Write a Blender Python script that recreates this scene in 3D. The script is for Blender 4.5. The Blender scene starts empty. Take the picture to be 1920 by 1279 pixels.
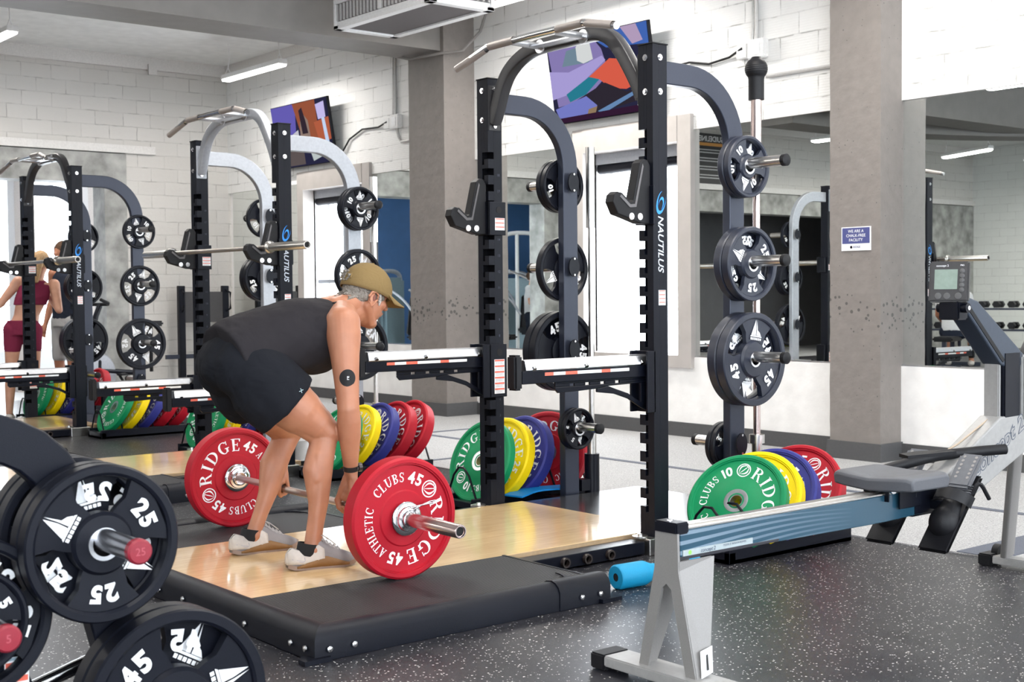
import bpy, bmesh, math, random
from math import pi, sin, cos, radians as R_
from mathutils import Vector, Matrix, Euler
import numpy as np
S = bpy.context.scene
COL = S.collection
random.seed(7)

# ------------------------------------------------------------------ camera
cd = bpy.data.cameras.new('camera'); cam = bpy.data.objects.new('camera', cd); COL.objects.link(cam)
S.camera = cam
CP = Vector((-4.0232, -3.9814, 1.1242)); YAW, PIT, ROL, FPX = .8876, -.0358, -.0085, 2467.6
f_ = Vector((cos(PIT)*cos(YAW), cos(PIT)*sin(YAW), sin(PIT)))
r_ = f_.cross(Vector((0, 0, 1))).normalized(); u_ = r_.cross(f_)
rr = r_*cos(ROL)+u_*sin(ROL); uu = -r_*sin(ROL)+u_*cos(ROL)
M = Matrix((rr, uu, -f_)).transposed().to_4x4(); M.translation = CP
cam.matrix_world = M
cd.sensor_width = 36; cd.lens = FPX/1920*36; cd.clip_end = 200
cd.dof.use_dof = True; cd.dof.focus_distance = 5.25; cd.dof.aperture_fstop = 8

# ------------------------------------------------------------------ world, exposure
W = bpy.data.worlds.new('sky'); S.world = W; W.use_nodes = True
wn = W.node_tree; wn.nodes.clear()
wo = wn.nodes.new('ShaderNodeOutputWorld'); wb = wn.nodes.new('ShaderNodeBackground')
wb.inputs[0].default_value = (.86, .93, 1, 1); wb.inputs[1].default_value = 11
wn.links.new(wb.outputs[0], wo.inputs[0])
S.view_settings.view_transform = 'Standard'; S.view_settings.look = 'None'
S.view_settings.gamma = 1; S.view_settings.use_curve_mapping = False
S.view_settings.exposure = 0.12
try:
    S.cycles.max_bounces = 8; S.cycles.diffuse_bounces = 4; S.cycles.glossy_bounces = 5
    S.cycles.transparent_max_bounces = 12; S.cycles.sample_clamp_indirect = 6
    S.cycles.caustics_reflective = False; S.cycles.caustics_refractive = False
    S.cycles.use_denoising = True
except Exception:
    pass

def area(name, loc, rot, sx, sy, power, col=(1, 1, 1)):
    l = bpy.data.lights.new(name, 'AREA'); l.shape = 'RECTANGLE'; l.size = sx; l.size_y = sy
    l.energy = power; l.color = col
    o = bpy.data.objects.new(name, l); COL.objects.link(o); o.location = loc; o.rotation_euler = rot
    return o
# daylight through the right-hand windows (the sky lights the rest through the real window openings)
area('daylight_side', (3.95, 3.68, 1.6), (0, R_(90), 0), 2.0, 1.2, 40, (.95, .97, 1))
area('daylight_side', (3.95, 8.2, 1.6), (0, R_(90), 0), 2.0, 1.2, 40, (.95, .97, 1))

# ------------------------------------------------------------------ materials
def nt(name):
    m = bpy.data.materials.new(name); m.use_nodes = True
    n = m.node_tree; n.nodes.clear()
    o = n.nodes.new('ShaderNodeOutputMaterial'); b = n.nodes.new('ShaderNodeBsdfPrincipled')
    n.links.new(b.outputs[0], o.inputs[0])
    return m, n, b
def setb(b, col=None, rough=.5, metal=0, spec=None, coat=None):
    if col is not None: b.inputs['Base Color'].default_value = (*col, 1)
    b.inputs['Roughness'].default_value = rough; b.inputs['Metallic'].default_value = metal
    if spec is not None: b.inputs['Specular IOR Level'].default_value = spec
    if coat is not None: b.inputs['Coat Weight'].default_value = coat; b.inputs['Coat Roughness'].default_value = .15
def N(n, t, **k):
    x = n.nodes.new('ShaderNode'+t)
    for a, v in k.items():
        if a[0] == '_': setattr(x, a[1:], v)
        else: x.inputs[a.replace('_', ' ')].default_value = v
    return x
def bump(n, b, src, strength=.3, dist=.002):
    bp = N(n, 'Bump'); bp.inputs['Strength'].default_value = strength; bp.inputs['Distance'].default_value = dist
    n.links.new(src, bp.inputs['Height']); n.links.new(bp.outputs[0], b.inputs['Normal']); return bp
def objco(n, rot=(0, 0, 0), scale=(1, 1, 1), loc=(0, 0, 0)):
    tc = N(n, 'TexCoord'); mp = N(n, 'Mapping')
    mp.inputs['Rotation'].default_value = rot; mp.inputs['Scale'].default_value = scale; mp.inputs['Location'].default_value = loc
    n.links.new(tc.outputs['Object'], mp.inputs[0]); return mp.outputs[0]
def ramp(n, src, stops):
    r = N(n, 'ValToRGB'); e = r.color_ramp.elements
    while len(e) < len(stops): e.new(.5)
    for i, (p, c) in enumerate(stops): e[i].position = p; e[i].color = (*c, 1)
    n.links.new(src, r.inputs[0]); return r.outputs[0]
MC = {}
def mat(name, col, rough=.5, metal=0, noise=0, nscale=60, spec=None, coat=None, var=0):
    """plain surface, optional fine bump (noise) and colour variation (var)"""
    if name in MC: return MC[name]
    m, n, b = nt(name); setb(b, col, rough, metal, spec, coat)
    co = objco(n)
    t = N(n, 'TexNoise'); t.inputs['Scale'].default_value = nscale; t.inputs['Detail'].default_value = 3
    n.links.new(co, t.inputs['Vector'])
    v = var if var else .06
    c = ramp(n, t.outputs[0], [(.3, tuple(x*(1-v) for x in col)), (.7, tuple(min(1, x*(1+v)) for x in col))])
    n.links.new(c, b.inputs['Base Color'])
    if noise: bump(n, b, t.outputs[0], noise, .002)
    MC[name] = m; return m
def emit(name, col, s):
    m = bpy.data.materials.new(name); m.use_nodes = True; n = m.node_tree; n.nodes.clear()
    o = n.nodes.new('ShaderNodeOutputMaterial'); e = n.nodes.new('ShaderNodeEmission')
    e.inputs[0].default_value = (*col, 1); e.inputs[1].default_value = s; n.links.new(e.outputs[0], o.inputs[0])
    MC[name] = m; return m
BLK = mat('black_powder_coat', (.004, .005, .010), .34, 0, .12, 400, spec=.2)
BLKTEX = mat('black_textured_paint', (.004, .005, .010), .42, 0, .3, 600, spec=.2)
BRN = mat('dark_grey_arch_paint', (.035, .034, .037), .35, .2, .05, 300)
SLT = mat('slate_blue_grey_paint', (.028, .034, .055), .38, .3, .05, 300)
CHR = mat('chrome', (.78, .78, .8), .12, 1)
STL = mat('brushed_steel', (.62, .6, .58), .28, 1)
ALU = mat('satin_aluminium', (.66, .67, .70), .3, 1)
SIL = mat('silver_paint', (.36, .375, .41), .35, .35)
GRY = mat('light_grey_paint', (.55, .54, .53), .38, .1)
RUB = mat('black_rubber', (.006, .006, .008), .55, 0, .15, 250, spec=.3)
URE = mat('dark_urethane', (.005, .006, .011), .42, 0, .1, 300, spec=.2)
URB = mat('blue_grey_urethane', (.014, .018, .034), .42, 0, .1, 300)
WHT = mat('white_print', (.85, .86, .88), .5)
WPL = mat('white_plastic', (.8, .8, .8), .4)
REDL = mat('red_label', (.75, .13, .08), .5)
BLUE = mat('logo_blue', (.02, .25, .75), .4)
HOLE = mat('dark_hole', (.004, .004, .005), .8)
BRED = mat('red_bumper_rubber', (.40, .006, .018), .55, 0, .12, 350, spec=.3)
BGRN = mat('green_bumper_rubber', (.0, .22, .08), .55, 0, .12, 350, spec=.3)
BYEL = mat('yellow_bumper_rubber', (.88, .64, .0), .55, 0, .12, 350, spec=.3)
BBLU = mat('blue_bumper_rubber', (.03, .035, .22), .55, 0, .12, 350, spec=.3)

# ------------------------------------------------------------------ mesh building
def frame(d):
    d = Vector(d).normalized(); a = Vector((0, 0, 1)) if abs(d.z) < .95 else Vector((1, 0, 0))
    x = a.cross(d).normalized(); return x, d.cross(x).normalized(), d
class MB:
    def __init__(s): s.bm = bmesh.new(); s.mats = []; s.cur = 0
    def m(s, mt):
        if mt not in s.mats: s.mats.append(mt)
        s.cur = s.mats.index(mt); return s
    def poly(s, vs, faces):
        bv = [s.bm.verts.new(v) for v in vs]
        for f in faces:
            try:
                q = s.bm.faces.new([bv[i] for i in f]); q.material_index = s.cur
            except ValueError: pass
        return bv
    def box(s, x0, x1, y0, y1, z0, z1, bev=0, mx=None):
        if bev:
            t = bmesh.new(); bmesh.ops.create_cube(t, size=1)
            for v in t.verts: v.co = Vector(((x0+x1)/2+v.co.x*(x1-x0), (y0+y1)/2+v.co.y*(y1-y0), (z0+z1)/2+v.co.z*(z1-z0)))
            bmesh.ops.bevel(t, geom=t.edges[:], offset=bev, segments=2, affect='EDGES')
            t.verts.index_update()
            s.poly([(mx @ v.co if mx else v.co.copy()) for v in t.verts], [[v.index for v in f.verts] for f in t.faces]); t.free(); return s
        vs = [Vector((x, y, z)) for x in (x0, x1) for y in (y0, y1) for z in (z0, z1)]
        if mx: vs = [mx @ v for v in vs]
        s.poly(vs, [(0, 1, 3, 2), (4, 6, 7, 5), (0, 4, 5, 1), (2, 3, 7, 6), (0, 2, 6, 4), (1, 5, 7, 3)]); return s
    def rings(s, rs, cap0=True, cap1=True, closed=True):
        """join successive rings of points"""
        n = len(rs[0]); bv = [[s.bm.verts.new(p) for p in r] for r in rs]
        for a, b in zip(bv[:-1], bv[1:]):
            for i in range(n if closed else n-1):
                j = (i+1) % n
                try: f = s.bm.faces.new((a[i], a[j], b[j], b[i])); f.material_index = s.cur
                except ValueError: pass
        for c, r in ((cap0, bv[0][::-1]), (cap1, bv[-1])):
            if c:
                try: f = s.bm.faces.new(r); f.material_index = s.cur
                except ValueError: pass
        return s
    def cyl(s, p0, p1, r0, r1=None, n=20, cap=True):
        r1 = r0 if r1 is None else r1; p0 = Vector(p0); p1 = Vector(p1); x, y, d = frame(p1-p0)
        return s.rings([[p+(x*cos(2*pi*i/n)+y*sin(2*pi*i/n))*r for i in range(n)] for p, r in ((p0, r0), (p1, r1))], cap, cap)
    def lathe(s, prof, o=(0, 0, 0), d=(0, 0, 1), n=40, a0=0, a1=2*pi, loop=False):
        """prof: (radius, height) list revolved about axis d"""
        o = Vector(o); x, y, d = frame(d); full = abs(a1-a0-2*pi) < 1e-6
        m = n if full else n+1; rs = []
        for r, h in prof:
            rs.append([o+d*h+(x*cos(a0+(a1-a0)*i/n)+y*sin(a0+(a1-a0)*i/n))*max(r, 1e-5) for i in range(m)])
        if loop: rs.append(rs[0])
        if loop:
            bv = [[s.bm.verts.new(p) for p in r] for r in rs[:-1]]; k = len(bv)
            for q in range(k):
                a, b = bv[q], bv[(q+1) % k]
                for i in range(m if full else m-1):
                    j = (i+1) % m
                    try: f = s.bm.faces.new((a[i], a[j], b[j], b[i])); f.material_index = s.cur
                    except ValueError: pass
            if not full:
                for i in (0, m-1):
                    try: f = s.bm.faces.new([bv[q][i] for q in range(k)]); f.material_index = s.cur
                    except ValueError: pass
            return s
        return s.rings(rs, prof[0][0] > 1e-4, prof[-1][0] > 1e-4, closed=full)
    def sweep(s, path, prof, up=(0, 0, 1), scale=None, cap=True):
        """sweep 2D profile (a,b) along path; a runs along the side vector, b along up-ish"""
        P = [Vector(p) for p in path]; rs = []; up = Vector(up)
        for i, p in enumerate(P):
            t = (P[min(i+1, len(P)-1)]-P[max(i-1, 0)]).normalized()
            sd = t.cross(up); sd = sd.normalized() if sd.length > 1e-4 else Vector((1, 0, 0)); u = sd.cross(t).normalized()
            k = scale[i] if scale else 1
            c = 1
            if 0 < i < len(P)-1:
                a = (P[i]-P[i-1]).normalized(); b = (P[i+1]-P[i]).normalized(); c = 1/max(.5, math.sqrt(max(.01, (1+a.dot(b))/2)))
            rs.append([p+sd*(a_*k)+u*(b_*k*c) for a_, b_ in prof])
        return s.rings(rs, cap, cap)
    def tube(s, path, r, n=12, up=(0, 0, 1)):
        rr_ = r if isinstance(r, (list, tuple)) else None
        pr = [(cos(2*pi*i/n), sin(2*pi*i/n)) for i in range(n)]
        return s.sweep(path, pr, up, [x for x in rr_] if rr_ else [r]*len(path))
    def prism(s, poly, o, ax, ay, th, inset=0):
        """extrude 2D polygon (in plane ax, ay at o) symmetric +-th/2 along normal"""
        o = Vector(o); ax = Vector(ax); ay = Vector(ay); nn = ax.cross(ay).normalized()
        rs = [[o+ax*a+ay*b+nn*h for a, b in poly] for h in (-th/2, th/2)]
        return s.rings(rs)
    def add(s, verts, faces): s.poly(verts, faces); return s
    def build(s, name, mt=None, parent=None, smooth=40, bev=0):
        bmesh.ops.recalc_face_normals(s.bm, faces=s.bm.faces[:])
        me = bpy.data.meshes.new(name); s.bm.to_mesh(me); s.bm.free()
        for x in (s.mats or [mt]): me.materials.append(x)
        if smooth:
            for p in me.polygons: p.use_smooth = True
            me.set_sharp_from_angle(angle=R_(smooth))
        o = bpy.data.objects.new(name, me); COL.objects.link(o); o.parent = parent
        if bev:
            b = o.modifiers.new('bevel', 'BEVEL'); b.width = bev; b.segments = 2; b.limit_method = 'ANGLE'; b.angle_limit = R_(50)
        return o
def tag(o, label=None, cat=None, group=None, kind=None):
    if label: o['label'] = label
    if cat: o['category'] = cat
    if group: o['group'] = group
    if kind: o['kind'] = kind
    return o
def empty(name, loc=(0, 0, 0), rot=(0, 0, 0), label=None, cat=None, group=None):
    o = bpy.data.objects.new(name, None); COL.objects.link(o); o.location = loc; o.rotation_euler = rot
    o.empty_display_size = .1
    return tag(o, label, cat, group)
KIDS = {}
def kids(o): return [c for c in bpy.data.objects if c.parent == o]
def dup(o, loc=None, rot=None, label=None, parent=None, group=None):
    c = o.copy(); COL.objects.link(c); c.parent = parent
    if loc is not None: c.location = loc
    if rot is not None: c.rotation_euler = rot
    if label: c['label'] = label
    if group: c['group'] = group
    for ch in kids(o): dup(ch, parent=c)
    return c
def swap_mats(root, mp):
    for c in kids(root):
        if c.type == 'MESH' and any(m in mp for m in c.data.materials):
            c.data = c.data.copy()
            for i, m in enumerate(c.data.materials):
                if m in mp: c.data.materials[i] = mp[m]
        swap_mats(c, mp)
def struct(o): o['kind'] = 'structure'; return o

# text as mesh geometry -------------------------------------------------
TC = {}
def glyphs(txt, offset=0.0, shear=0, res=4):
    k = (txt, offset, shear)
    if k in TC: return TC[k]
    c = bpy.data.curves.new('txt', 'FONT'); c.body = txt; c.align_x = 'CENTER'; c.align_y = 'CENTER'
    c.offset = offset; c.shear = shear; c.resolution_u = res; c.size = 1
    o = bpy.data.objects.new('txt', c); COL.objects.link(o)
    dg = bpy.context.evaluated_depsgraph_get(); me = bpy.data.meshes.new_from_object(o.evaluated_get(dg))
    vs = [v.co.copy() for v in me.vertices]; fs = [tuple(p.vertices) for p in me.polygons]
    bpy.data.objects.remove(o); bpy.data.curves.remove(c); bpy.data.meshes.remove(me)
    TC[k] = (vs, fs); return TC[k]
def text(mb, txt, o, ax, ay, size, offset=0, shear=0, sx=1, lift=0):
    vs, fs = glyphs(txt, offset, shear); o = Vector(o); ax = Vector(ax); ay = Vector(ay); nn = ax.cross(ay).normalized()
    mb.add([o+ax*(v.x*size*sx)+ay*(v.y*size)+nn*lift for v in vs], fs)
def arctext(mb, txt, o, ax, ay, R, ang, size, offset=0, sx=1, inward=False, lift=0, track=1):
    """text centred at angle ang on circle R (top of letters outward)"""
    o = Vector(o); ax = Vector(ax); ay = Vector(ay); nn = ax.cross(ay).normalized()
    W_ = [max((v.x for v in glyphs(ch, offset)[0]), default=.15)-min((v.x for v in glyphs(ch, offset)[0]), default=-.15)+.12 for ch in txt]
    tot = sum(W_)*size*sx*track; a = ang+tot/R/2
    for ch, w in zip(txt, W_):
        a -= w*size*sx*track/R/2; vs, fs = glyphs(ch, offset)
        pts = []
        for v in vs:
            r = R+v.y*size; th = a-v.x*size*sx/R
            pts.append(o+(ax*cos(th)+ay*sin(th))*r+nn*lift)
        mb.add(pts, fs); a -= w*size*sx*track/R/2
# ================================================================== SETTING
XW, YW, ZC = 3.45, 10.64, 3.9          # right wall plane, left wall plane, ceiling
XM = 3.462                             # mirror plane, set back in the wall
def brick(name, plane, c1, c2, dirt=.25, bw=.33, bh=.155, groove=.5):
    m, n, b = nt(name); setb(b, c1, .55)
    tc = N(n, 'TexCoord'); sp = N(n, 'SeparateXYZ'); cb = N(n, 'CombineXYZ')
    n.links.new(tc.outputs['Object'], sp.inputs[0])
    n.links.new(sp.outputs['Y' if plane == 'x' else 'X'], cb.inputs[0]); n.links.new(sp.outputs['Z'], cb.inputs[1])
    wob = N(n, 'TexNoise'); wob.inputs['Scale'].default_value = 5; n.links.new(tc.outputs['Object'], wob.inputs['Vector'])
    mx = N(n, 'VectorMath', _operation='MULTIPLY_ADD'); mx.inputs[1].default_value = (.02, .02, 0)
    n.links.new(wob.outputs[1], mx.inputs[0]); n.links.new(cb.outputs[0], mx.inputs[2])
    br = N(n, 'TexBrick'); br.inputs['Scale'].default_value = 1; br.inputs['Brick Width'].default_value = bw
    br.inputs['Row Height'].default_value = bh; br.inputs['Mortar Size'].default_value = .006; br.inputs['Mortar Smooth'].default_value = .35
    br.inputs['Color1'].default_value = (*c1, 1); br.inputs['Color2'].default_value = (*c2, 1)
    br.inputs['Mortar'].default_value = (*[x*.9 for x in c1], 1); n.links.new(mx.outputs[0], br.inputs['Vector'])
    # dark broken lines where the joint opens up
    n2 = N(n, 'TexNoise'); n2.inputs['Scale'].default_value = 7; n2.inputs['Detail'].default_value = 4
    n.links.new(tc.outputs['Object'], n2.inputs['Vector'])
    r2 = ramp(n, n2.outputs[0], [(.5, (0, 0, 0)), (.62, (1, 1, 1))])
    ml = N(n, 'Math', _operation='MULTIPLY'); n.links.new(br.outputs['Fac'], ml.inputs[0]); n.links.new(r2, ml.inputs[1])
    m3 = N(n, 'Math', _operation='MULTIPLY'); n.links.new(ml.outputs[0], m3.inputs[0]); m3.inputs[1].default_value = dirt
    mc = N(n, 'MixRGB'); n.links.new(m3.outputs[0], mc.inputs[0]); n.links.new(br.outputs[0], mc.inputs[1]); mc.inputs[2].default_value = (.2, .19, .18, 1)
    n.links.new(mc.outputs[0], b.inputs['Base Color'])
    # fine ribs + lumps
    wv = N(n, 'TexWave'); wv.wave_type = 'BANDS'; wv.bands_direction = 'Z'; wv.inputs['Scale'].default_value = 17; wv.inputs['Distortion'].default_value = .5
    n.links.new(tc.outputs['Object'], wv.inputs['Vector'])
    a1 = N(n, 'Math', _operation='MULTIPLY_ADD'); n.links.new(br.outputs['Fac'], a1.inputs[0]); a1.inputs[1].default_value = -1.6
    n3 = N(n, 'TexNoise'); n3.inputs['Scale'].default_value = 22; n3.inputs['Detail'].default_value = 5; n.links.new(tc.outputs['Object'], n3.inputs['Vector'])
    a2 = N(n, 'Math', _operation='MULTIPLY_ADD'); n.links.new(wv.outputs[1], a2.inputs[0]); a2.inputs[1].default_value = .16; n.links.new(n3.outputs[0], a2.inputs[2])
    n.links.new(a2.outputs[0], a1.inputs[2]); bump(n, b, a1.outputs[0], groove, .008)
    return m
def plaster(name, c, lump=.4, scale=9, pit=0, var=.06):
    m, n, b = nt(name); setb(b, c, .55); co = objco(n)
    t = N(n, 'TexNoise'); t.inputs['Scale'].default_value = scale; t.inputs['Detail'].default_value = 6; n.links.new(co, t.inputs['Vector'])
    col = ramp(n, t.outputs[0], [(.3, tuple(x*(1-var) for x in c)), (.7, tuple(min(1, x*(1+var)) for x in c))])
    last = col; h = t.outputs[0]
    if pit:
        v = N(n, 'TexVoronoi'); v.inputs['Scale'].default_value = 21; n.links.new(co, v.inputs['Vector'])
        s = N(n, 'SeparateXYZ'); n.links.new(co, s.inputs[0])
        g = N(n, 'TexNoise'); g.inputs['Scale'].default_value = 3.2; g.inputs['Detail'].default_value = 2; n.links.new(co, g.inputs['Vector'])
        # honeycomb pits gathered in two pour lines of the concrete
        zz = N(n, 'Math', _operation='SUBTRACT'); n.links.new(s.outputs['Z'], zz.inputs[0]); zz.inputs[1].default_value = .98
        ab = N(n, 'Math', _operation='ABSOLUTE'); n.links.new(zz.outputs[0], ab.inputs[0])
        bd = ramp(n, ab.outputs[0], [(.03, (1, 1, 1)), (.16, (.25, .25, .25))])
        th = N(n, 'Math', _operation='MULTIPLY'); n.links.new(g.outputs[0], th.inputs[0]); n.links.new(bd, th.inputs[1])
        lt = N(n, 'Math', _operation='MULTIPLY'); n.links.new(th.outputs[0], lt.inputs[0]); lt.inputs[1].default_value = .62
        cm = N(n, 'Math', _operation='LESS_THAN'); n.links.new(v.outputs['Distance'], cm.inputs[0]); n.links.new(lt.outputs[0], cm.inputs[1])
        mx = N(n, 'MixRGB'); n.links.new(cm.outputs[0], mx.inputs[0]); n.links.new(col, mx.inputs[1]); mx.inputs[2].default_value = (.09, .085, .08, 1)
        last = mx.outputs[0]
        sb = N(n, 'Math', _operation='SUBTRACT'); n.links.new(t.outputs[0], sb.inputs[0]); n.links.new(cm.outputs[0], sb.inputs[1]); h = sb.outputs[0]
    n.links.new(last, b.inputs['Base Color']); bump(n, b, h, lump, .01); return m
BRKW = brick('white_painted_block', 'x', (.84, .84, .83), (.80, .80, .79), .55)
BRKL = brick('shaded_painted_block', 'y', (.60, .58, .55), (.57, .55, .52), dirt=.45)  # greyer than the right wall: its shade is put into the block colour
BRKS = brick('white_painted_block_far', 'y', (.78, .77, .75), (.75, .74, .72), dirt=.3)
LOWW = plaster('lumpy_white_wall_paint', (.85, .84, .83), .55, 7)
COLM = plaster('taupe_painted_concrete', (.21, .188, .175), .5, 14, pit=1)
COLG = plaster('grey_beam_paint', (.22, .205, .195), .15, 6)
CONC = plaster('raw_marbled_concrete', (.30, .30, .285), .3, 5, var=.45)
TAUP = plaster('taupe_window_casing', (.44, .41, .39), .1, 8)
CEIL = plaster('white_ceiling_paint', (.82, .82, .81), .08, 8)
BASE = mat('charcoal_cove_base', (.075, .075, .078), .5)
NAVY = plaster('navy_painted_wall', (.035, .10, .235), .1, 6)
DARKW = plaster('dark_grey_wall_paint', (.12, .12, .125), .1, 6)

# rubber floor with pale flecks
m, n, b = nt('speckled_rubber_floor'); setb(b, (.03, .03, .035), .3, spec=.35); co = objco(n)
v = N(n, 'TexVoronoi'); v.inputs['Scale'].default_value = 95; n.links.new(co, v.inputs['Vector'])
wn_ = N(n, 'TexWhiteNoise'); n.links.new(v.outputs['Color'], wn_.inputs['Vector'])
sz = N(n, 'Math', _operation='MULTIPLY'); n.links.new(wn_.outputs['Value'], sz.inputs[0]); sz.inputs[1].default_value = .52
sz2 = N(n, 'Math', _operation='SUBTRACT'); n.links.new(sz.outputs[0], sz2.inputs[0]); sz2.inputs[1].default_value = .19
lt = N(n, 'Math', _operation='LESS_THAN'); n.links.new(v.outputs['Distance'], lt.inputs[0]); n.links.new(sz2.outputs[0], lt.inputs[1])
mx = N(n, 'MixRGB'); n.links.new(lt.outputs[0], mx.inputs[0]); mx.inputs[1].default_value = (.020, .020, .025, 1); mx.inputs[2].default_value = (.62, .61, .58, 1)
n.links.new(mx.outputs[0], b.inputs['Base Color'])
t = N(n, 'TexNoise'); t.inputs['Scale'].default_value = 320; t.inputs['Detail'].default_value = 3; n.links.new(co, t.inputs['Vector']); bump(n, b, t.outputs[0], .35, .002)
t2 = N(n, 'TexNoise'); t2.inputs['Scale'].default_value = 1.3; n.links.new(co, t2.inputs['Vector'])
rg = N(n, 'MapRange'); rg.inputs['To Min'].default_value = .27; rg.inputs['To Max'].default_value = .42; n.links.new(t2.outputs[0], rg.inputs[0]); n.links.new(rg.outputs[0], b.inputs['Roughness'])
FLOORM = m
m, n, b = nt('pale_grey_turf'); setb(b, (.6, .6, .6), .85); co = objco(n)
t = N(n, 'TexNoise'); t.inputs['Scale'].default_value = 130; t.inputs['Detail'].default_value = 4; n.links.new(co, t.inputs['Vector'])
c = ramp(n, t.outputs[0], [(.35, (.27, .27, .275)), (.65, (.48, .48, .48))]); n.links.new(c, b.inputs['Base Color']); bump(n, b, t.outputs[0], .7, .006)
TURF = m
m, n, b = nt('dark_turf_line'); setb(b, (.1, .11, .14), .85); co = objco(n)
t = N(n, 'TexNoise'); t.inputs['Scale'].default_value = 130; n.links.new(co, t.inputs['Vector']); bump(n, b, t.outputs[0], .6, .005)
TURFL = m
m, n, b = nt('mirror_glass'); setb(b, (.84, .87, .85), .0, 1); MIRR = m
m = bpy.data.materials.new('window_glass'); m.use_nodes = True; n = m.node_tree; n.nodes.clear()
o_ = n.nodes.new('ShaderNodeOutputMaterial'); tr = n.nodes.new('ShaderNodeBsdfTransparent'); gl = n.nodes.new('ShaderNodeBsdfGlossy'); ms = n.nodes.new('ShaderNodeMixShader')
gl.inputs['Roughness'].default_value = .02; ms.inputs[0].default_value = .06
n.links.new(tr.outputs[0], ms.inputs[1]); n.links.new(gl.outputs[0], ms.inputs[2]); n.links.new(ms.outputs[0], o_.inputs[0]); GLASS = m

q = MB(); q.box(-12.6, .97, -7.3, YW, -.1, 0); struct(q.build('floor', FLOORM, smooth=0))
q = MB(); q.box(.97, 3.8, -7.3, YW, -.1, .006); struct(q.build('floor_turf', TURF, smooth=0))
q = MB(); q.box(-12.6, 9, YW, 16.2, -.1, 0); struct(q.build('floor_far_room', plaster('pale_far_floor', (.5, .5, .5), .05), smooth=0))
q = MB()
q.box(2.03, 2.085, -.95, 4.72, .006, .009); q.box(2.085, 3.45, 4.67, 4.72, .006, .009); q.box(2.03, 2.085, 4.9, 10.6, .006, .009); q.box(.975, 3.45, -1.05, -.84, .006, .0095)
q.box(.98, 2.03, 3.2, 3.245, .006, .009)
struct(q.build('floor_line_marking', TURFL, smooth=0))
q = MB(); q.box(-12.6, 9.2, -7.4, 16.3, ZC, ZC+.15); struct(q.build('ceiling', CEIL, smooth=0))

# right wall : lower band, upper band, recessed middle with two windows
WA, WB = (3.12, 4.2), (7.60, 8.80)
q = MB()
q.box(XW, 3.85, -7.3, YW, 0, .625)
struct(q.build('wall_right_lower', LOWW, smooth=0))
q = MB()
q.box(XW, 3.85, -7.3, YW+.0, 2.37, ZC)
struct(q.build('wall_right_upper', BRKW, smooth=0))
q = MB()
for y0, y1 in ((-7.3, 2.98), (4.33, 7.46), (8.94, YW)): q.box(XM+.022, 3.85, y0, y1, .625, 2.37)
for a, b_ in ((1.66, 1.72),): pass
struct(q.build('wall_right_backing', LOWW, smooth=0))
for k, (y0, y1) in enumerate((WA, WB)):
    q = MB()
    a, c = y0-.14, y1+.13
    q.m(TAUP); q.box(XW-.035, XW+.12, a, y0, .54, 2.49); q.box(XW-.035, XW+.12, y1, c, .54, 2.49); q.box(XW-.04, XW+.12, y0, y1, 2.29, 2.49)
    q.box(XW-.03, XW+.14, y0, y1, .54, .635); q.box(XW+.12, 3.85, y0, y1, 2.2, 2.3)
    q.m(WHT); q.box(XW+.1, 3.8, y0-.14, y0, .54, 2.37); q.box(XW+.1, 3.8, y1, y1+.13, .54, 2.37)
    q.m(WHT); q.box(3.74, 3.80, y0, y0+.03, .63, 2.2); q.box(3.74, 3.80, y1-.03, y1, .63, 2.2)
    w = struct(q.build('window_%d' % (k+1), smooth=0))
    q = MB(); q.box(3.765, 3.77, y0, y1, .63, 2.2); q.build('window_pane', GLASS, w, smooth=0)
    q = MB(); q.m(BLKTEX); q.cyl((XW+.16, y0+.01, 2.17), (XW+.16, y1-.01, 2.17), .045, n=20); q.m(SIL); q.box(XW+.11, XW+.13, y0, y1, 2.2, 2.29)
    q.build('roller_blind', None, w)
    if k == 1:
        q = MB(); q.box(3.6, 3.66, 8.12, 8.27, .63, 2.2); q.build('mullion', mat('grey_mullion', (.3, .33, .38), .5), w, smooth=0)
        q = MB(); q.box(3.6, 3.66, y0, y1, 1.26, 1.30); q.build('transom', mat('grey_mullion', (.3, .33, .38), .5), w, smooth=0)
# mirrors
def mirror(y0, y1, lab, z0=.635, z1=2.37):
    o = empty('wall_mirror', (XM, (y0+y1)/2, z0), label=lab, cat='mirror', group='mirrors along the right wall'); o.rotation_euler = (0, 0, -.0047); h = (y1-y0)/2; H = z1-z0
    q = MB(); q.box(0, .01, -h, h, 0, H); q.build('mirror_glass', MIRR, o, smooth=0)
    q = MB(); q.box(-.008, .012, -h, h, -.012, 0); q.build('bottom_channel', ALU, o, smooth=0)
mirror(-1.9, 1.13, 'tall wall mirror beyond the column with the sign, behind the rowing machine monitor')
mirror(1.55, 2.98, 'wall mirror between the column with the sign and the window with the blind')
mirror(4.33, 5.72, 'wall mirror between the far column and the window with the blind')
mirror(6.28, 7.46, 'wall mirror between the far column and the far window, behind the silver-armed rack')
mirror(8.94, 10.55, 'wall mirror in the room corner, beyond the far window')
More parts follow.
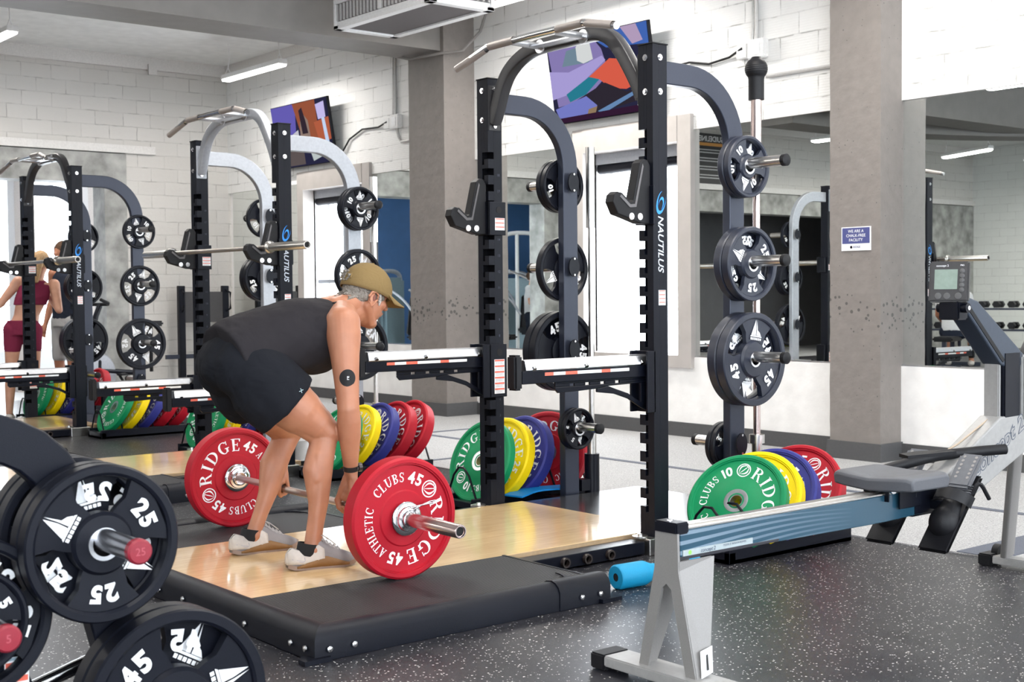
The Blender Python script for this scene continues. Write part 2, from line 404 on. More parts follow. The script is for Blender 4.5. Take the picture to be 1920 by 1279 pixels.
# left wall (runs along x) with wide opening under a concrete header
q = MB()
q.box(2.155, XW+.4, YW, YW+.3, 0, 2.78); q.box(-12.6, XW+.4, YW, YW+.3, 2.78, ZC)
struct(q.build('wall_left', BRKL, smooth=0))
q = MB(); q.box(-12.6, 2.155, YW-.02, YW+.32, 2.43, 2.77); q.box(1.89, 2.155, YW-.02, YW+.32, 0, 2.43); q.box(-2.02, -1.47, YW-.02, YW+.32, 0, 2.43)
q.box(-12.6, -9.2, YW-.02, YW+.32, 0, 2.43)
struct(q.build('wall_left_opening_surround', CONC, smooth=0))
q = MB(); q.box(-12.6, 2.5, YW-.05, YW, 2.78, 2.87); q.box(-12.6, 3.44, YW-.06, YW, 3.76, ZC-.0); q.box(2.42, 2.52, YW-.09, YW-.06, 3.7, 3.82)
q.box(XW-.05, XW, 6.2, YW, 3.8, ZC)
struct(q.build('trim_1', TAUP if 0 else mat('off_white_conduit_paint', (.68, .66, .64), .5), smooth=0))
# room beyond
q = MB(); q.box(-6.1, -1.0, 15.6, 15.8, 0, ZC)
q.box(-6.1, .2, 15.55, 15.6, 0, 2.95)
struct(q.build('wall_far_room_navy', NAVY, smooth=0))
q = MB(); q.box(.2, 9, 15.6, 15.8, 3.1, ZC); q.box(.2, 9, 15.6, 15.8, 0, .35); q.box(9, 9.2, YW, 15.8, 0, ZC); q.box(-6.1, .2, 15.5, 15.6, 2.95, ZC)

struct(q.build('wall_far_room', mat('far_room_grey', (.42, .42, .42), .6), smooth=0))
q = MB()
for x in (1.42, 2.32, 3.6): q.box(x-.12, x+.12, 11.9, 12.15, 0, ZC)
struct(q.build('wall_far_room_post', mat('taupe_post', (.50, .46, .44), .5), smooth=0))
q = MB()
for x in (1.6, 3.1, 4.6, 6.1, 7.6): q.box(x-.03, x+.03, 15.62, 15.7, .35, 3.1)
q.box(.2, 9, 15.62, 15.7, 1.0, 1.04)
w = struct(q.build('window_3', mat('pale_window_frame', (.6, .62, .65), .4), smooth=0))
q = MB(); q.box(.2, 9, 15.655, 15.66, .35, 3.1); q.build('window_pane', GLASS, w, smooth=0)
q = MB(); q.m(mat('pale_window_frame', (.6, .62, .65), .4)); q.box(-3.0, -2.5, 15.50, 15.56, 2.0, 2.75)
w = struct(q.build('window_4', smooth=0)); q = MB(); q.box(-2.96, -2.54, 15.48, 15.5, 2.04, 2.71); q.build('window_pane', emit('daylit_pane', (.8, .9, 1), 1.6), w, smooth=0)
q = MB(); q.box(-12.6, -6.1, 13.5, 13.7, 0, ZC); q.box(-6.25, -6.1, 12.2, 15.6, 0, ZC); q.box(-12.8, -12.6, YW, 13.7, 0, ZC); struct(q.build('wall_far_room_dark', DARKW, smooth=0))
# west and south walls
q = MB(); q.box(-12.8, -12.5, -7.4, YW, 0, ZC); struct(q.build('wall_back', brick('white_block_end_wall', 'x', (.8, .82, .8), (.77, .79, .77), .2), smooth=0))
q = MB()
for x0, x1 in ((-12.8, -9.8), (-2.2, -.7), (3.1, 3.85)): q.box(x0, x1, -7.3, -7.1, 0, ZC)
q.box(-12.8, 3.85, -7.3, -7.1, 0, .5); q.box(-12.8, 3.85, -7.3, -7.1, 3.3, ZC)
struct(q.build('wall_front', BRKS, smooth=0))
q = MB()
for x in (-9.8, -7.9, -6, -4.1, -2.25, -.7, .55, 1.8, 3.05): q.box(x, x+.07, -7.24, -7.16, .5, 3.3)
q.box(-9.8, -2.2, -7.24, -7.16, 2.6, 2.66); q.box(-.7, 3.1, -7.24, -7.16, 2.6, 2.66)
struct(q.build('window_5', BLKTEX, smooth=0))
# ceiling beam, columns, soffit
q = MB(); q.box(-12.5, XW, 5.77, 6.29, 3.34, ZC); struct(q.build('ceiling_beam', COLG, smooth=0))
def column(x0, y0, y1, n_):
    rnd = random.Random(n_)
    q = MB(); Z = [0+ZC*i/60 for i in range(61)]; rs = []
    for z in Z:
        j = lambda: rnd.uniform(-.0025, .0025)
        rs.append([(x0+j()*.6, y0+j()*.6, z), (XW+.02, y0, z), (XW+.02, y1, z), (x0+j()*.6, y1+j(), z)])
    q.rings(rs); o = struct(q.build('wall_column', COLM, smooth=0))
    q = MB(); q.box(x0-.015, XW, y0-.015, y1+.015, 0, .125); struct(q.build('baseboard_column', BASE, smooth=0))
column(3.22, 1.13, 1.53, 3); column(3.10, 5.72, 6.28, 5)
q = MB(); q.box(XW-.015, XW, -7.1, YW, 0, .115); struct(q.build('baseboard_right', BASE, smooth=0))
q = MB(); q.box(2.155, XW, YW-.015, YW, 0, .115); struct(q.build('baseboard_left', BASE, smooth=0))
q = MB(); sp0 = [(-2.6, 7.0), (-4.0, 7.0), (-4.98, 6.78), (-5.9, 6.45), (-6.66, 6.05), (-7.6, 5.2), (-8.2, 4.0), (-8.4, 2.2)]
P_ = [Vector((x, y, 0)) for x, y in sp0]
for _ in range(2): P_ = [P_[0]]+[w for a_, b_ in zip(P_[:-1], P_[1:]) for w in (a_*.75+b_*.25, a_*.25+b_*.75)]+[P_[-1]]
q.sweep(P_, [(0, 3.3), (.55, 3.3), (.55, ZC), (0, ZC)]); struct(q.build('ceiling_soffit', COLG, smooth=30))

# ------------------------------------------------------------------ ceiling lights
LEDM = emit('lit_diffuser', (1, .98, .95), 9)
def lamp_root(loc, lab, rot=0):
    o = empty('pendant_light', loc, (0, 0, rot), lab, 'light', 'linear pendant lights')
    q = MB(); q.sweep([(0, -.64, 0), (0, .64, 0)], [(-.055, .0), (-.045, .05), (.045, .05), (.055, 0)]); q.build('housing', WPL, o)
    q = MB(); q.box(-.048, .048, -.63, .63, -.022, .001, bev=.006); q.build('diffuser', LEDM, o)
    for s in (-1, 1):
        q = MB(); q.tube([(0, s*.55, .38), (.004, s*.55, .2), (0, s*.57, .12)], .006, 6)
        q.tube([(0, s*.57, .12), (-.03, s*.585, .05)], .005, 6); q.tube([(0, s*.57, .12), (.03, s*.555, .05)], .005, 6); q.build('hanger', WPL, o)
    return o
LP = [(2.74, 8.64, 3.5), (2.74, 4.0, 3.5), (2.2, .6, 3.5), (2.6, -3.2, 3.5), (0, 8.6, 3.5), (0, 3.0, 3.5), (-.3, -.8, 3.5), (-3.4, -3.6, 3.5), (-3.2, 4.0, 3.5), (-5.3, 8.2, 3.42), (-8.0, 7.93, 3.32), (-9.6, 7.4, 3.32), (-7.6, 1, 3.5), (-11, 3, 3.5)]
LL = ['linear pendant light hanging near the room corner, beyond the beam', 'linear pendant light above the window screen, out of frame', 'linear pendant light close to the near column', 'linear pendant light over the turf lane behind the rower', 'linear pendant light over the rack by the doorway', 'linear pendant light between the front two racks', 'linear pendant light over the rowing machine', 'linear pendant light over the plate tree', 'linear pendant light across the aisle from the middle rack', 'pendant light seen at the edge of the column in the mid mirror', 'pendant light seen in the tall mirror under the curved soffit', 'second pendant light seen in the tall mirror, nearer the end wall', 'pendant light in the middle of the hall behind the camera', 'pendant light beside the white end wall']
l0 = None
for i, (p, lab) in enumerate(zip(LP, LL)):
    rz = R_(23.6) if i in (10, 11) else 0
    o = lamp_root(p, lab, rz) if l0 is None else dup(l0, p, (0, 0, rz), lab)
    l0 = l0 or o
    pw = (34, 34, 9, 24)[i] if i < 4 else (28 if i < 10 else 75)
    a_ = area('lamp_glow', (0, 0, -.03), (0, 0, 0), .1, 1.2, pw, (1, .96, .9)); a_.parent = o

# ------------------------------------------------------------------ air conditioner cassette
ac = empty('ceiling_air_conditioner', (1.9, 4.5, 3.25), label='white ceiling air conditioning cassette with a dark grille, hung before the beam', cat='air conditioner')
q = MB(); q.m(WPL)
X0, X1, Y0, Y1 = -.30, .30, -.66, .66
for a in ((X0, X1, Y0, Y0+.07), (X0, X1, Y1-.07, Y1), (X0, X0+.07, Y0, Y1), (X1-.07, X1, Y0, Y1)): q.box(*a, 0, .03)
q.box(X0+.01, X1-.01, Y0+.01, Y1-.01, .03, .06)
q.box(X0, X1, Y0, Y1, .2, .26); q.box(X0, X0+.03, Y0, Y0+.03, .03, .2); q.box(X0, X0+.03, Y1-.03, Y1, .03, .2); q.box(X1-.03, X1, Y0, Y0+.03, .03, .2); q.box(X1-.03, X1, Y1-.03, Y1, .03, .2)
q.box(X0, X0+.012, -.02, .02, .06, .2)
q.build('casing', None, ac, smooth=0, bev=.004)
q = MB(); q.box(X0+.06, X1-.06, Y0+.06, Y1-.06, .015, .035); q.build('grille', mat('dark_filter_mesh', (.1, .09, .09), .7, 0, .5, 300), ac, smooth=0)
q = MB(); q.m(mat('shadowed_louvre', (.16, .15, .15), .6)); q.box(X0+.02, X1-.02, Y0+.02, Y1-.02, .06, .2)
q.m(GRY)
for i in range(26):
    y = Y0+.05+i*.049; q.box(X0+.004, X0+.02, y, y+.008, .065, .195)
for i in range(11):
    x = X0+.05+i*.05; q.box(x, x+.008, Y0+.004, Y0+.02, .065, .195); q.box(x, x+.008, Y1-.02, Y1-.004, .065, .195)
q.build('side_louvre', None, ac, smooth=0)
q = MB(); q.m(mat('beige_upper_case', (.62, .55, .48), .5)); q.box(X0+.02, X1, Y0-.0, Y1-.02, .26, .65); q.build('upper_case', None, ac, smooth=0)

# ------------------------------------------------------------------ televisions
def tv(y, z, w, h, lab, pic):
    tl = R_(9); o = empty('television', (XW-.14, y, z), (0, -tl, 0), lab, 'television', 'wall televisions above the windows')
    q = MB(); q.m(BLK); q.box(0, .035, -w/2, w/2, -h/2, h/2); q.build('screen_housing', None, o, smooth=0, bev=.004)
    q = MB(); q.box(.03, .07, -.25, .25, -.2, .2); q.box(.06, .13, -.1, .1, -.02, .12); q.build('wall_bracket', BLK, o, smooth=0)
    q = MB(); s = .008
    # left of picture = +y
    def P(u, v): return (-.002, (w/2-s)-(w-2*s)*u, (h/2-s)-(h-2*s)*v)
    for k, (mt, poly) in enumerate(pic):
        q.m(mt); a = [P(u, v) for u, v in poly]; a = [(x-.0003*(k+1), y_, z_) for x, y_, z_ in a]; q.add(a, [tuple(range(len(a)))])
    q.build('screen', None, o, smooth=0)
    return o
def E_(n_, c, s=1.0): return MC.get('scr_'+n_) or emit('scr_'+n_, c, s)
full = [(0, 0), (1, 0), (1, 1), (0, 1)]
pa = [(E_('night', (.02, .02, .05)), full), (E_('haze', (.22, .18, .4)), [(0, 0), (.45, 0), (.55, .2), (.6, .5), (.35, .75), (.05, .8)]),
      (E_('sky', (.05, .12, .4)), [(.42, 0), (1, 0), (1, .25), (.6, .2)]), (E_('pink', (.4, .3, .45)), [(.75, 0), (.9, 0), (.95, .2), (.85, .22)]),
      (E_('win', (.15, .22, .28)), [(.14, .32), (.2, .14), (.45, .1), (.42, .33)]), (E_('can', (.6, .62, .62)), [(.3, .12), (.36, .05), (.44, .05), (.46, .3), (.36, .33), (.3, .28)]),
      (E_('purp', (.35, .3, .6)), [(0, .35), (.2, .4), (.55, .28), (.58, .34), (.2, .66), (0, .7)]),
      (E_('red', (.62, .1, .06)), [(.4, .5), (.62, .33), (.9, .42), (.98, .62), (.75, .72), (.6, .68), (.5, .55)]), (E_('teal', (.02, .18, .25)), [(.15, .66), (.4, .5), (.5, .55), (.35, .7), (.18, .76)]),
      (E_('dkseat', (.025, .02, .03)), [(.25, .75), (.55, .6), (.75, .75), (.98, .68), (1, .85), (.5, .93), (.2, .9)]),
      (E_('cyan', (.12, .22, .4)), [(.45, .92), (.9, .72), (.9, .76), (.5, .96)]), (E_('box', (.16, .18, .5)), [(.02, .82), (.35, .72), (.45, .85), (.4, .95), (.05, .94)]), (E_('gold', (.25, .17, .1)), [(.36, .88), (.45, .86), (.42, .96), (.34, .95)]),
      (E_('bar', (.03, .01, .03)), [(0, .94), (1, .92), (1, 1), (0, 1)])]
pb = [(E_('night', (.02, .02, .05)), full), (E_('violet', (.12, .1, .4)), [(0, 0), (.45, 0), (.4, .5), (0, .4)]), (E_('brickred', (.28, .08, .04)), [(.4, 0), (.8, 0), (.8, .62), (.5, .55)]),
      (E_('lamp', (.5, .45, .75)), [(.8, .08), (.95, .05), (.95, .3), (.82, .32)]), (E_('face', (.25, .18, .15)), [(.5, .3), (.58, .2), (.64, .3), (.66, .75), (.45, .75)]), (E_('hair', (.03, .02, .03)), [(.5, .12), (.56, .08), (.6, .3), (.62, .5), (.52, .5)]),
      (E_('pale', (.5, .5, .55)), [(.3, .5), (.45, .42), (.45, .65), (.35, .8)]), (E_('orange', (.4, .1, .05)), [(.74, .35), (1, .3), (1, .65), (.8, .7)]), (E_('glint', (.5, .6, .8)), [(.88, .3), (.93, .3), (.96, .7), (.9, .7)]),
      (E_('floor', (.1, .08, .08)), [(.05, .7), (.5, .75), (.5, .98), (.1, .98)]), (E_('glass', (.45, .5, .5)), [(.6, .72), (.85, .7), (.8, .9), (.65, .95)])]
tv(3.88, 2.89, 1.2, .69, 'large wall screen showing a red shape in a vehicle, above the window with the blind', pa)
tv(8.62, 2.88, 1.2, .69, 'smaller-looking wall screen showing a brick interior, behind the silver-armed rack', pb)
# cables and outlet boxes on the right wall
def outlet(y, z, lab, cab, lab2):
    o = empty('outlet_box', (XW, y, z), label=lab, cat='socket')
    q = MB(); q.box(-.06, 0, -.01, .15, -.07, .07, bev=.008); q.box(-.05, 0, -.13, -.02, -.06, .03, bev=.006) if 0 else q.box(-.05, 0, .16, .26, -.055, .05, bev=.006); q.build('box', WPL, o, smooth=0)
    q = MB(); q.box(-.064, -.06, .03, .1, -.045, .045); q.build('cover_plate', WHT, o, smooth=0)
    q = MB(); q.tube([(-.02, .09, .07), (-.02, .09, ZC-z-.02)], .014, 10); q.tube([(-.02, .13, .07), (-.02, .12, .2), (-.02, .12, ZC-z-.02)], .012, 10); q.build('conduit', GRY, o)
    c = MB(); c.tube(cab, .009, 8); tag(c.build('power_cable', RUB), lab2, 'cable', 'screen power cables')
outlet(2.25, 2.88, 'white double outlet box with conduit running up, beside the large screen', [(XW-.05, 2.45, 2.90), (XW-.02, 2.6, 2.86), (XW-.02, 2.8, 2.84), (XW-.02, 3.0, 2.88), (XW-.04, 3.25, 2.86)], 'black power cable from the nearer outlet box to the large screen')
outlet(6.9, 2.85, 'white double outlet box with conduit running up, beside the smaller screen', [(XW-.05, 7.1, 2.86), (XW-.02, 7.3, 2.83), (XW-.02, 7.6, 2.84), (XW-.02, 7.85, 2.76), (XW-.04, 8.0, 2.6)], 'black power cable from the farther outlet box to the far screen')
q = MB(); q.tube([(XW-.015, 1.53, 2.67), (XW-.015, 2.25, 2.675)], .014, 8); q.tube([(XW-.015, 6.5, 2.645), (XW-.015, 6.9, 2.645), (XW-.015, 6.95, 2.70), (XW-.015, 6.98, 2.8)], .012, 8); struct(q.build('trim_2', GRY))
q = MB(); q.tube([(2.98, 6.5, 3.4), (3.0, 6.1, 3.3), (3.05, 5.7, 3.3), (3.2, 5.56, 3.32), (3.35, 5.5, 3.5), (3.43, 5.4, 3.85)], .012, 8); struct(q.build('trim_3', COLG))
# sign on the near column
sg = empty('wall_sign', (3.212, 1.315, 1.468), label='small navy and white notice about chalk on the near column', cat='sign')
q = MB(); q.box(0, .006, -.115, .115, -.078, .078); q.build('sign_board', WHT, sg, smooth=0)
q = MB(); q.m(mat('sign_navy', (.06, .07, .22), .5)); q.add([(-.001, .108, .072), (-.001, -.108, .072), (-.001, -.108, -.032), (-.001, .108, -.032)], [(0, 1, 2, 3)]); q.build('navy_panel', None, sg, smooth=0)
q = MB()
for i, t_ in enumerate(('WE ARE A', 'CHALK-FREE', 'FACILITY')): text(q, t_, (-.002, 0, .049-i*.029), (0, -1, 0), (0, 0, 1), .027, .006)
q.build('wording', WHT, sg, smooth=0)
q = MB(); text(q, 'RIDGE', (-.002, -.008, -.055), (0, -1, 0), (0, 0, 1), .02, .005); q.lathe([(.006, 0), (.009, 0)], (-.002, .036, -.055), (-1, 0, 0), 20); q.build('small_mark', mat('sign_navy', (.06, .07, .22), .5), sg, smooth=0)
q = MB(); q.box(-.0, .006, -.04, .0, -.05, .05, bev=.003); tag(q.build('grey_wall_plate', GRY, smooth=0), 'small plate low on the far edge of the near column', 'plate').location = (3.27, 1.531, .47)
# ---- slab-serif capitals drawn as polygons (cap height 1)
def _ring(cx, cy, rx, ry, t0, t1, wx, wy, n_=14):
    """arc band; wx: thickness at the sides, wy: thickness at top and bottom"""
    out = []
    for i in range(n_):
        a, b = R_(t0+(t1-t0)*i/n_), R_(t0+(t1-t0)*(i+1)/n_)
        out.append([(cx+rx*cos(a), cy+ry*sin(a)), (cx+rx*cos(b), cy+ry*sin(b)), (cx+(rx-wx)*cos(b), cy+(ry-wy)*sin(b)), (cx+(rx-wx)*cos(a), cy+(ry-wy)*sin(a))])
    return out
def _b(x0, x1, y0, y1): return [(x0, y0), (x1, y0), (x1, y1), (x0, y1)]
def _stem(x, w=.17, y0=0, y1=1, s0=True, s1=True, sw=.08):
    o = [_b(x, x+w, y0, y1)]
    if s0: o.append([(x-sw, y0), (x+w+sw, y0), (x+w+sw, y0+.04), (x+w, y0+.08), (x, y0+.08), (x-sw, y0+.04)])
    if s1: o.append([(x-sw, y1), (x+w+sw, y1), (x+w+sw, y1-.04), (x+w, y1-.08), (x, y1-.08), (x-sw, y1-.04)][::-1])
    return o
SER = {
 'I': (.42, _stem(.12)),
 'L': (.72, _stem(.1)+[_b(.27, .62, 0, .07), [(.56, 0), (.68, 0), (.68, .26), (.62, .26)]]),
 'E': (.74, _stem(.1)+[_b(.27, .62, 0, .07), _b(.27, .6, .93, 1), _b(.27, .5, .47, .54), [(.56, 0), (.68, 0), (.68, .26), (.62, .26)], [(.54, 1), (.65, 1), (.65, .76), (.6, .76)], _b(.46, .51, .36, .65)]),
 'T': (.78, _stem(.31, s1=False)+[_b(.04, .75, .93, 1), [(.04, 1), (.12, 1), (.06, .72), (.02, .72)], [(.67, 1), (.75, 1), (.77, .72), (.73, .72)]]),
 'H': (.92, _stem(.1)+_stem(.63)+[_b(.27, .63, .47, .55)]),
 'D': (.86, _stem(.1)+_ring(.27, .5, .55, .5, -90, 90, .18, .07)),
 'B': (.78, _stem(.1)+_ring(.27, .755, .36, .245, -90, 90, .15, .06)+_ring(.27, .27, .44, .27, -90, 90, .17, .06)),
 'R': (.88, _stem(.1)+_ring(.27, .74, .38, .26, -90, 90, .16, .06)+[[(.40, .50), (.56, .50), (.86, .05), (.68, .05)], _b(.66, .94, 0, .06)]),
 'A': (.88, [[(.10, .04), (.17, .04), (.46, .85), (.43, 1)], [(.62, .04), (.80, .04), (.52, 1), (.40, 1), (.38, .9)], _b(.24, .64, .30, .37), _b(.0, .28, 0, .06), _b(.54, .90, 0, .06)]),
 'C': (.82, _ring(.44, .5, .40, .5, 48, 312, .18, .07)+[_b(.68, .74, .66, .98), _b(.68, .73, .06, .22)]),
 'G': (.88, _ring(.44, .5, .40, .5, 48, 318, .18, .07)+[_b(.68, .74, .66, .98), _b(.60, .77, .08, .40), _b(.52, .86, .38, .45)]),
 'U': (.88, [_b(.10, .27, .32, 1), _b(.66, .73, .32, 1), _b(.02, .35, .94, 1), _b(.57, .82, .94, 1)]+_ring(.415, .34, .315, .34, 180, 360, .16, .08)),
 'S': (.66, _ring(.33, .74, .25, .26, 40, 250, .13, .08)+_ring(.33, .27, .27, .27, -140, 90, .15, .08)+[_b(.54, .59, .70, .98), _b(.05, .10, .03, .30), [(.24, .50), (.36, .42), (.46, .52), (.30, .62)]]),
}
def serif_arc(mb, txt, o, ax, ay, R, ang, size, gap=.12, sx=1.0):
    o = Vector(o); ax = Vector(ax); ay = Vector(ay)
    ws = [(SER[c][0]+gap)*size*sx for c in txt]; a = ang+sum(ws)/R/2
    for c, w in zip(txt, ws):
        for poly in SER[c][1]:
            pts = []
            for x, y in poly:
                th = a-(x+gap/2)*size*sx/R; r = R+(y-.5)*size; pts.append(o+(ax*cos(th)+ay*sin(th))*r)
            mb.add(pts, [tuple(range(len(pts)))])
        a -= w/R
# ================================================================== PLATES
def emblem(mb, o, ax, ay, s, n_):
    """sail-like mark: two tall blades on a base bar with a row of small letters"""
    o = Vector(o); ax = Vector(ax); ay = Vector(ay)
    def pl_(pts): mb.add([o+ax*x*s+ay*y*s for x, y in pts], [tuple(range(len(pts)))])
    pl_([(-.42, -.28), (-.02, -.28), (-.02, .1), (-.1, .62)]); pl_([(.04, -.28), (.42, -.28), (.3, -.1), (.12, .02), (-.02, .62), (.03, .1)])
    pl_([(-.5, -.38), (.5, -.38), (.44, -.3), (-.44, -.3)])
    for i in range(6): pl_([(-.46+i*.16, -.56), (-.34+i*.16, -.56), (-.34+i*.16, -.43), (-.46+i*.16, -.43)])
def grip_plate(num, R, T, mt=URE):
    """round weight with three webs and three hand openings; axis +x (visible face at +x), centre at origin"""
    o = empty('weight_plate'); D = (1, 0, 0)
    q = MB(); rin = R*.86; h = T/2; hub = R*.40
    q.lathe([(R-.004, -h), (R, -h+.005), (R, h-.005), (R-.004, h), (rin+.006, h), (rin, h-.005), (rin-.002, .2*h), (rin-.002, -.2*h), (rin, -h+.005), (rin+.006, -h)], d=D, n=72, loop=True)
    w = h*.55
    x, y, d = frame(D)
    for k in range(3):      # webs
        a = R_(90+120*k); half0, half1 = R_(40), R_(33); n_ = 10
        for sg in (1,):
            rs = []
            for i in range(n_+1):
                rr0, rr1 = hub*.96, rin+.002
                t_ = i/n_; r = rr0+(rr1-rr0)*t_; hf = half0+(half1-half0)*t_; hf = max(hf*(.82+.18*abs(2*t_-1)), .1)
                hh = w*(.75+.25*t_)
                row = []
                for sgn, hx in ((1, hh), (-1, -hh)):
                    L = [a-hf+2*hf*j/8 for j in range(9)]
                    if sgn < 0: L = L[::-1]
                    row += [x*r*cos(t)+y*r*sin(t)+d*hx for t in L]
                rs.append(row)
            q.rings(rs)
    q.lathe([(hub, -h*.8), (hub, h*.5), (hub*.9, h*.9), (.034, h*.95), (.034, -h*.9), (hub*.9, -h*.9)], d=D, n=48, loop=True)
    q.build('cast_body', mt, o, smooth=35)
    q = MB(); q.lathe([(.034, -h), (.035, h+.002), (.026, h+.002), (.026, -h)], d=D, n=28, loop=True); q.build('hub_sleeve', ALU, o)
    f = w+.0015; rm = (hub+rin)/2
    for side in (1, -1):
        ys = y*side
        for a_ in (-30, 210): q = MB(); arctext(q, num, (side*f, 0, 0), x, ys, rm, R_(a_), (rin-hub)*.66, .05); q.build('number_print', WHT, o, smooth=0)
        q = MB(); emblem(q, d*side*f+ys*rm*.98, x, ys, (rin-hub)*.80, 0); q.build('emblem', WHT, o, smooth=0)
    return o
PL = {}
SIZES = {'45': (.212, .050), '25': (.168, .044), '10': (.140, .034), '5': (.108, .028), '35': (.19, .05)}
def plate(num, loc, axis, spin, label, group=None, mt=URE):
    """axis: direction of the shown face"""
    key = (num, mt.name)
    X = Vector(axis).normalized(); Q = X.to_track_quat('X', 'Z') if abs(X.z) < .9 else Vector((1, 0, 0)).rotation_difference(X)
    rot = (Q.to_matrix() @ Euler((spin, 0, 0)).to_matrix()).to_euler()
    if key not in PL:
        R, T = SIZES[num]; PL[key] = grip_plate(num, R, T, mt); o = PL[key]; o.location = loc; o.rotation_euler = rot; tag(o, label, 'weight plate', group)
    else: o = dup(PL[key], loc, rot, label)
    if group: o['group'] = group
    return o
def ridge_mark(mb, o, ax, ay, s):
    """ring with a two-leaf shape inside"""
    o = Vector(o); ax = Vector(ax); ay = Vector(ay)
    n_ = 28
    for i in range(n_):
        a, b = 2*pi*i/n_, 2*pi*(i+1)/n_
        mb.add([o+(ax*cos(t)+ay*sin(t))*s*r for t, r in ((a, .5), (b, .5), (b, .43), (a, .43))], [(0, 1, 2, 3)])
    def leaf(p0, p1, bulge, w):
        P0 = Vector(p0); P1 = Vector(p1); d = P1-P0; nn_ = Vector((-d.y, d.x)); K = 10
        A = [P0+d*t+nn_*bulge*sin(pi*t) for t in [i/K for i in range(K+1)]]; B = [P0+d*t+nn_*(bulge+w*1.0)*sin(pi*t) for t in [i/K for i in range(K+1)]]
        for i in range(K): mb.add([o+ax*v.x*s+ay*v.y*s for v in (A[i], A[i+1], B[i+1], B[i])], [(0, 1, 2, 3)])
    leaf((-.3, -.28), (.32, .34), .28, .12); leaf((-.3, -.28), (.32, .34), -.26, -.14); leaf((-.3, -.28), (.32, .34), -.04, .07)
    leaf((-.05, .42), (.42, .05), .06, .08)
def serif(mb, ch, o, ang, R, s):
    pass
def bumper(num, mt, R=.225, T=.075):
    """bumper plate, axis x, shown face +x"""
    o = empty('bumper_plate'); D = (1, 0, 0); h = T/2; x, y, d = frame(D)
    q = MB()
    q.lathe([(.03, -h*.75), (.10, -h*.75), (.105, -h*.62), (R*.86, -h*.62), (R*.9, -h), (R-.008, -h), (R, -h+.008), (R, h-.008), (R-.008, h), (R*.91, h), (R*.90, h*.85), (R*.885, h*.86), (R*.87, h*.62), (.105, h*.62), (.100, h*.75), (.03, h*.75)], d=D, n=84, loop=True)
    q.build('rubber_disc', mt, o, smooth=35)
    q = MB(); q.lathe([(.055, -h*.8), (.055, h*.8), (.048, h*.84), (.030, h*.7), (.026, h*.7), (.026, -h*.7), (.03, -h*.7), (.048, -h*.84)], d=D, n=40, loop=True); q.build('steel_insert', ALU, o)
    for side in (1, -1):
        ys = y*side; L = [side*(h*.62+.001), 0, 0]; q = MB()
        rm = R*.66
        serif_arc(q, 'RIDGE', L, x, ys, rm, R_(90), R*.25, .18, 1.12); q.build('club_name_lettering', WHT, o, smooth=0)
        q = MB(); t_ = R_(163); ridge_mark(q, Vector(L)+x*cos(t_)*rm+ys*sin(t_)*rm, x*sin(t_)-ys*cos(t_), x*cos(t_)+ys*sin(t_), R*.29); q.build('leaf_ring_mark', WHT, o, smooth=0)
        for a_ in (17, 192): q = MB(); arctext(q, num, L, x, ys, rm, R_(a_), R*.27, .03, sx=.95); q.build('number_print', WHT, o, smooth=0)
        q = MB(); serif_arc(q, 'ATHLETIC', L, x, ys, rm*1.02, R_(-40), R*.15, .10, .88); q.build('lower_lettering', WHT, o, smooth=0)
        q = MB(); serif_arc(q, 'CLUBS', L, x, ys, rm*1.02, R_(-122), R*.16, .12, .92); q.build('end_lettering', WHT, o, smooth=0)
    return o
BP = {}
def bump_plate(num, mt, loc, normal, spin, label, group=None, R=.225, T=.075):
    key = (num, R, T)
    X = Vector(normal).normalized(); Q = X.to_track_quat('X', 'Z'); rot = (Q.to_matrix() @ Euler((spin, 0, 0)).to_matrix()).to_euler()
    if key not in BP: BP[key] = bumper(num, mt, R, T); o = BP[key]; o.location = loc; o.rotation_euler = rot; tag(o, label, 'bumper plate', group)
    else: o = dup(BP[key], loc, rot, label)
    if group: o['group'] = group
    return o

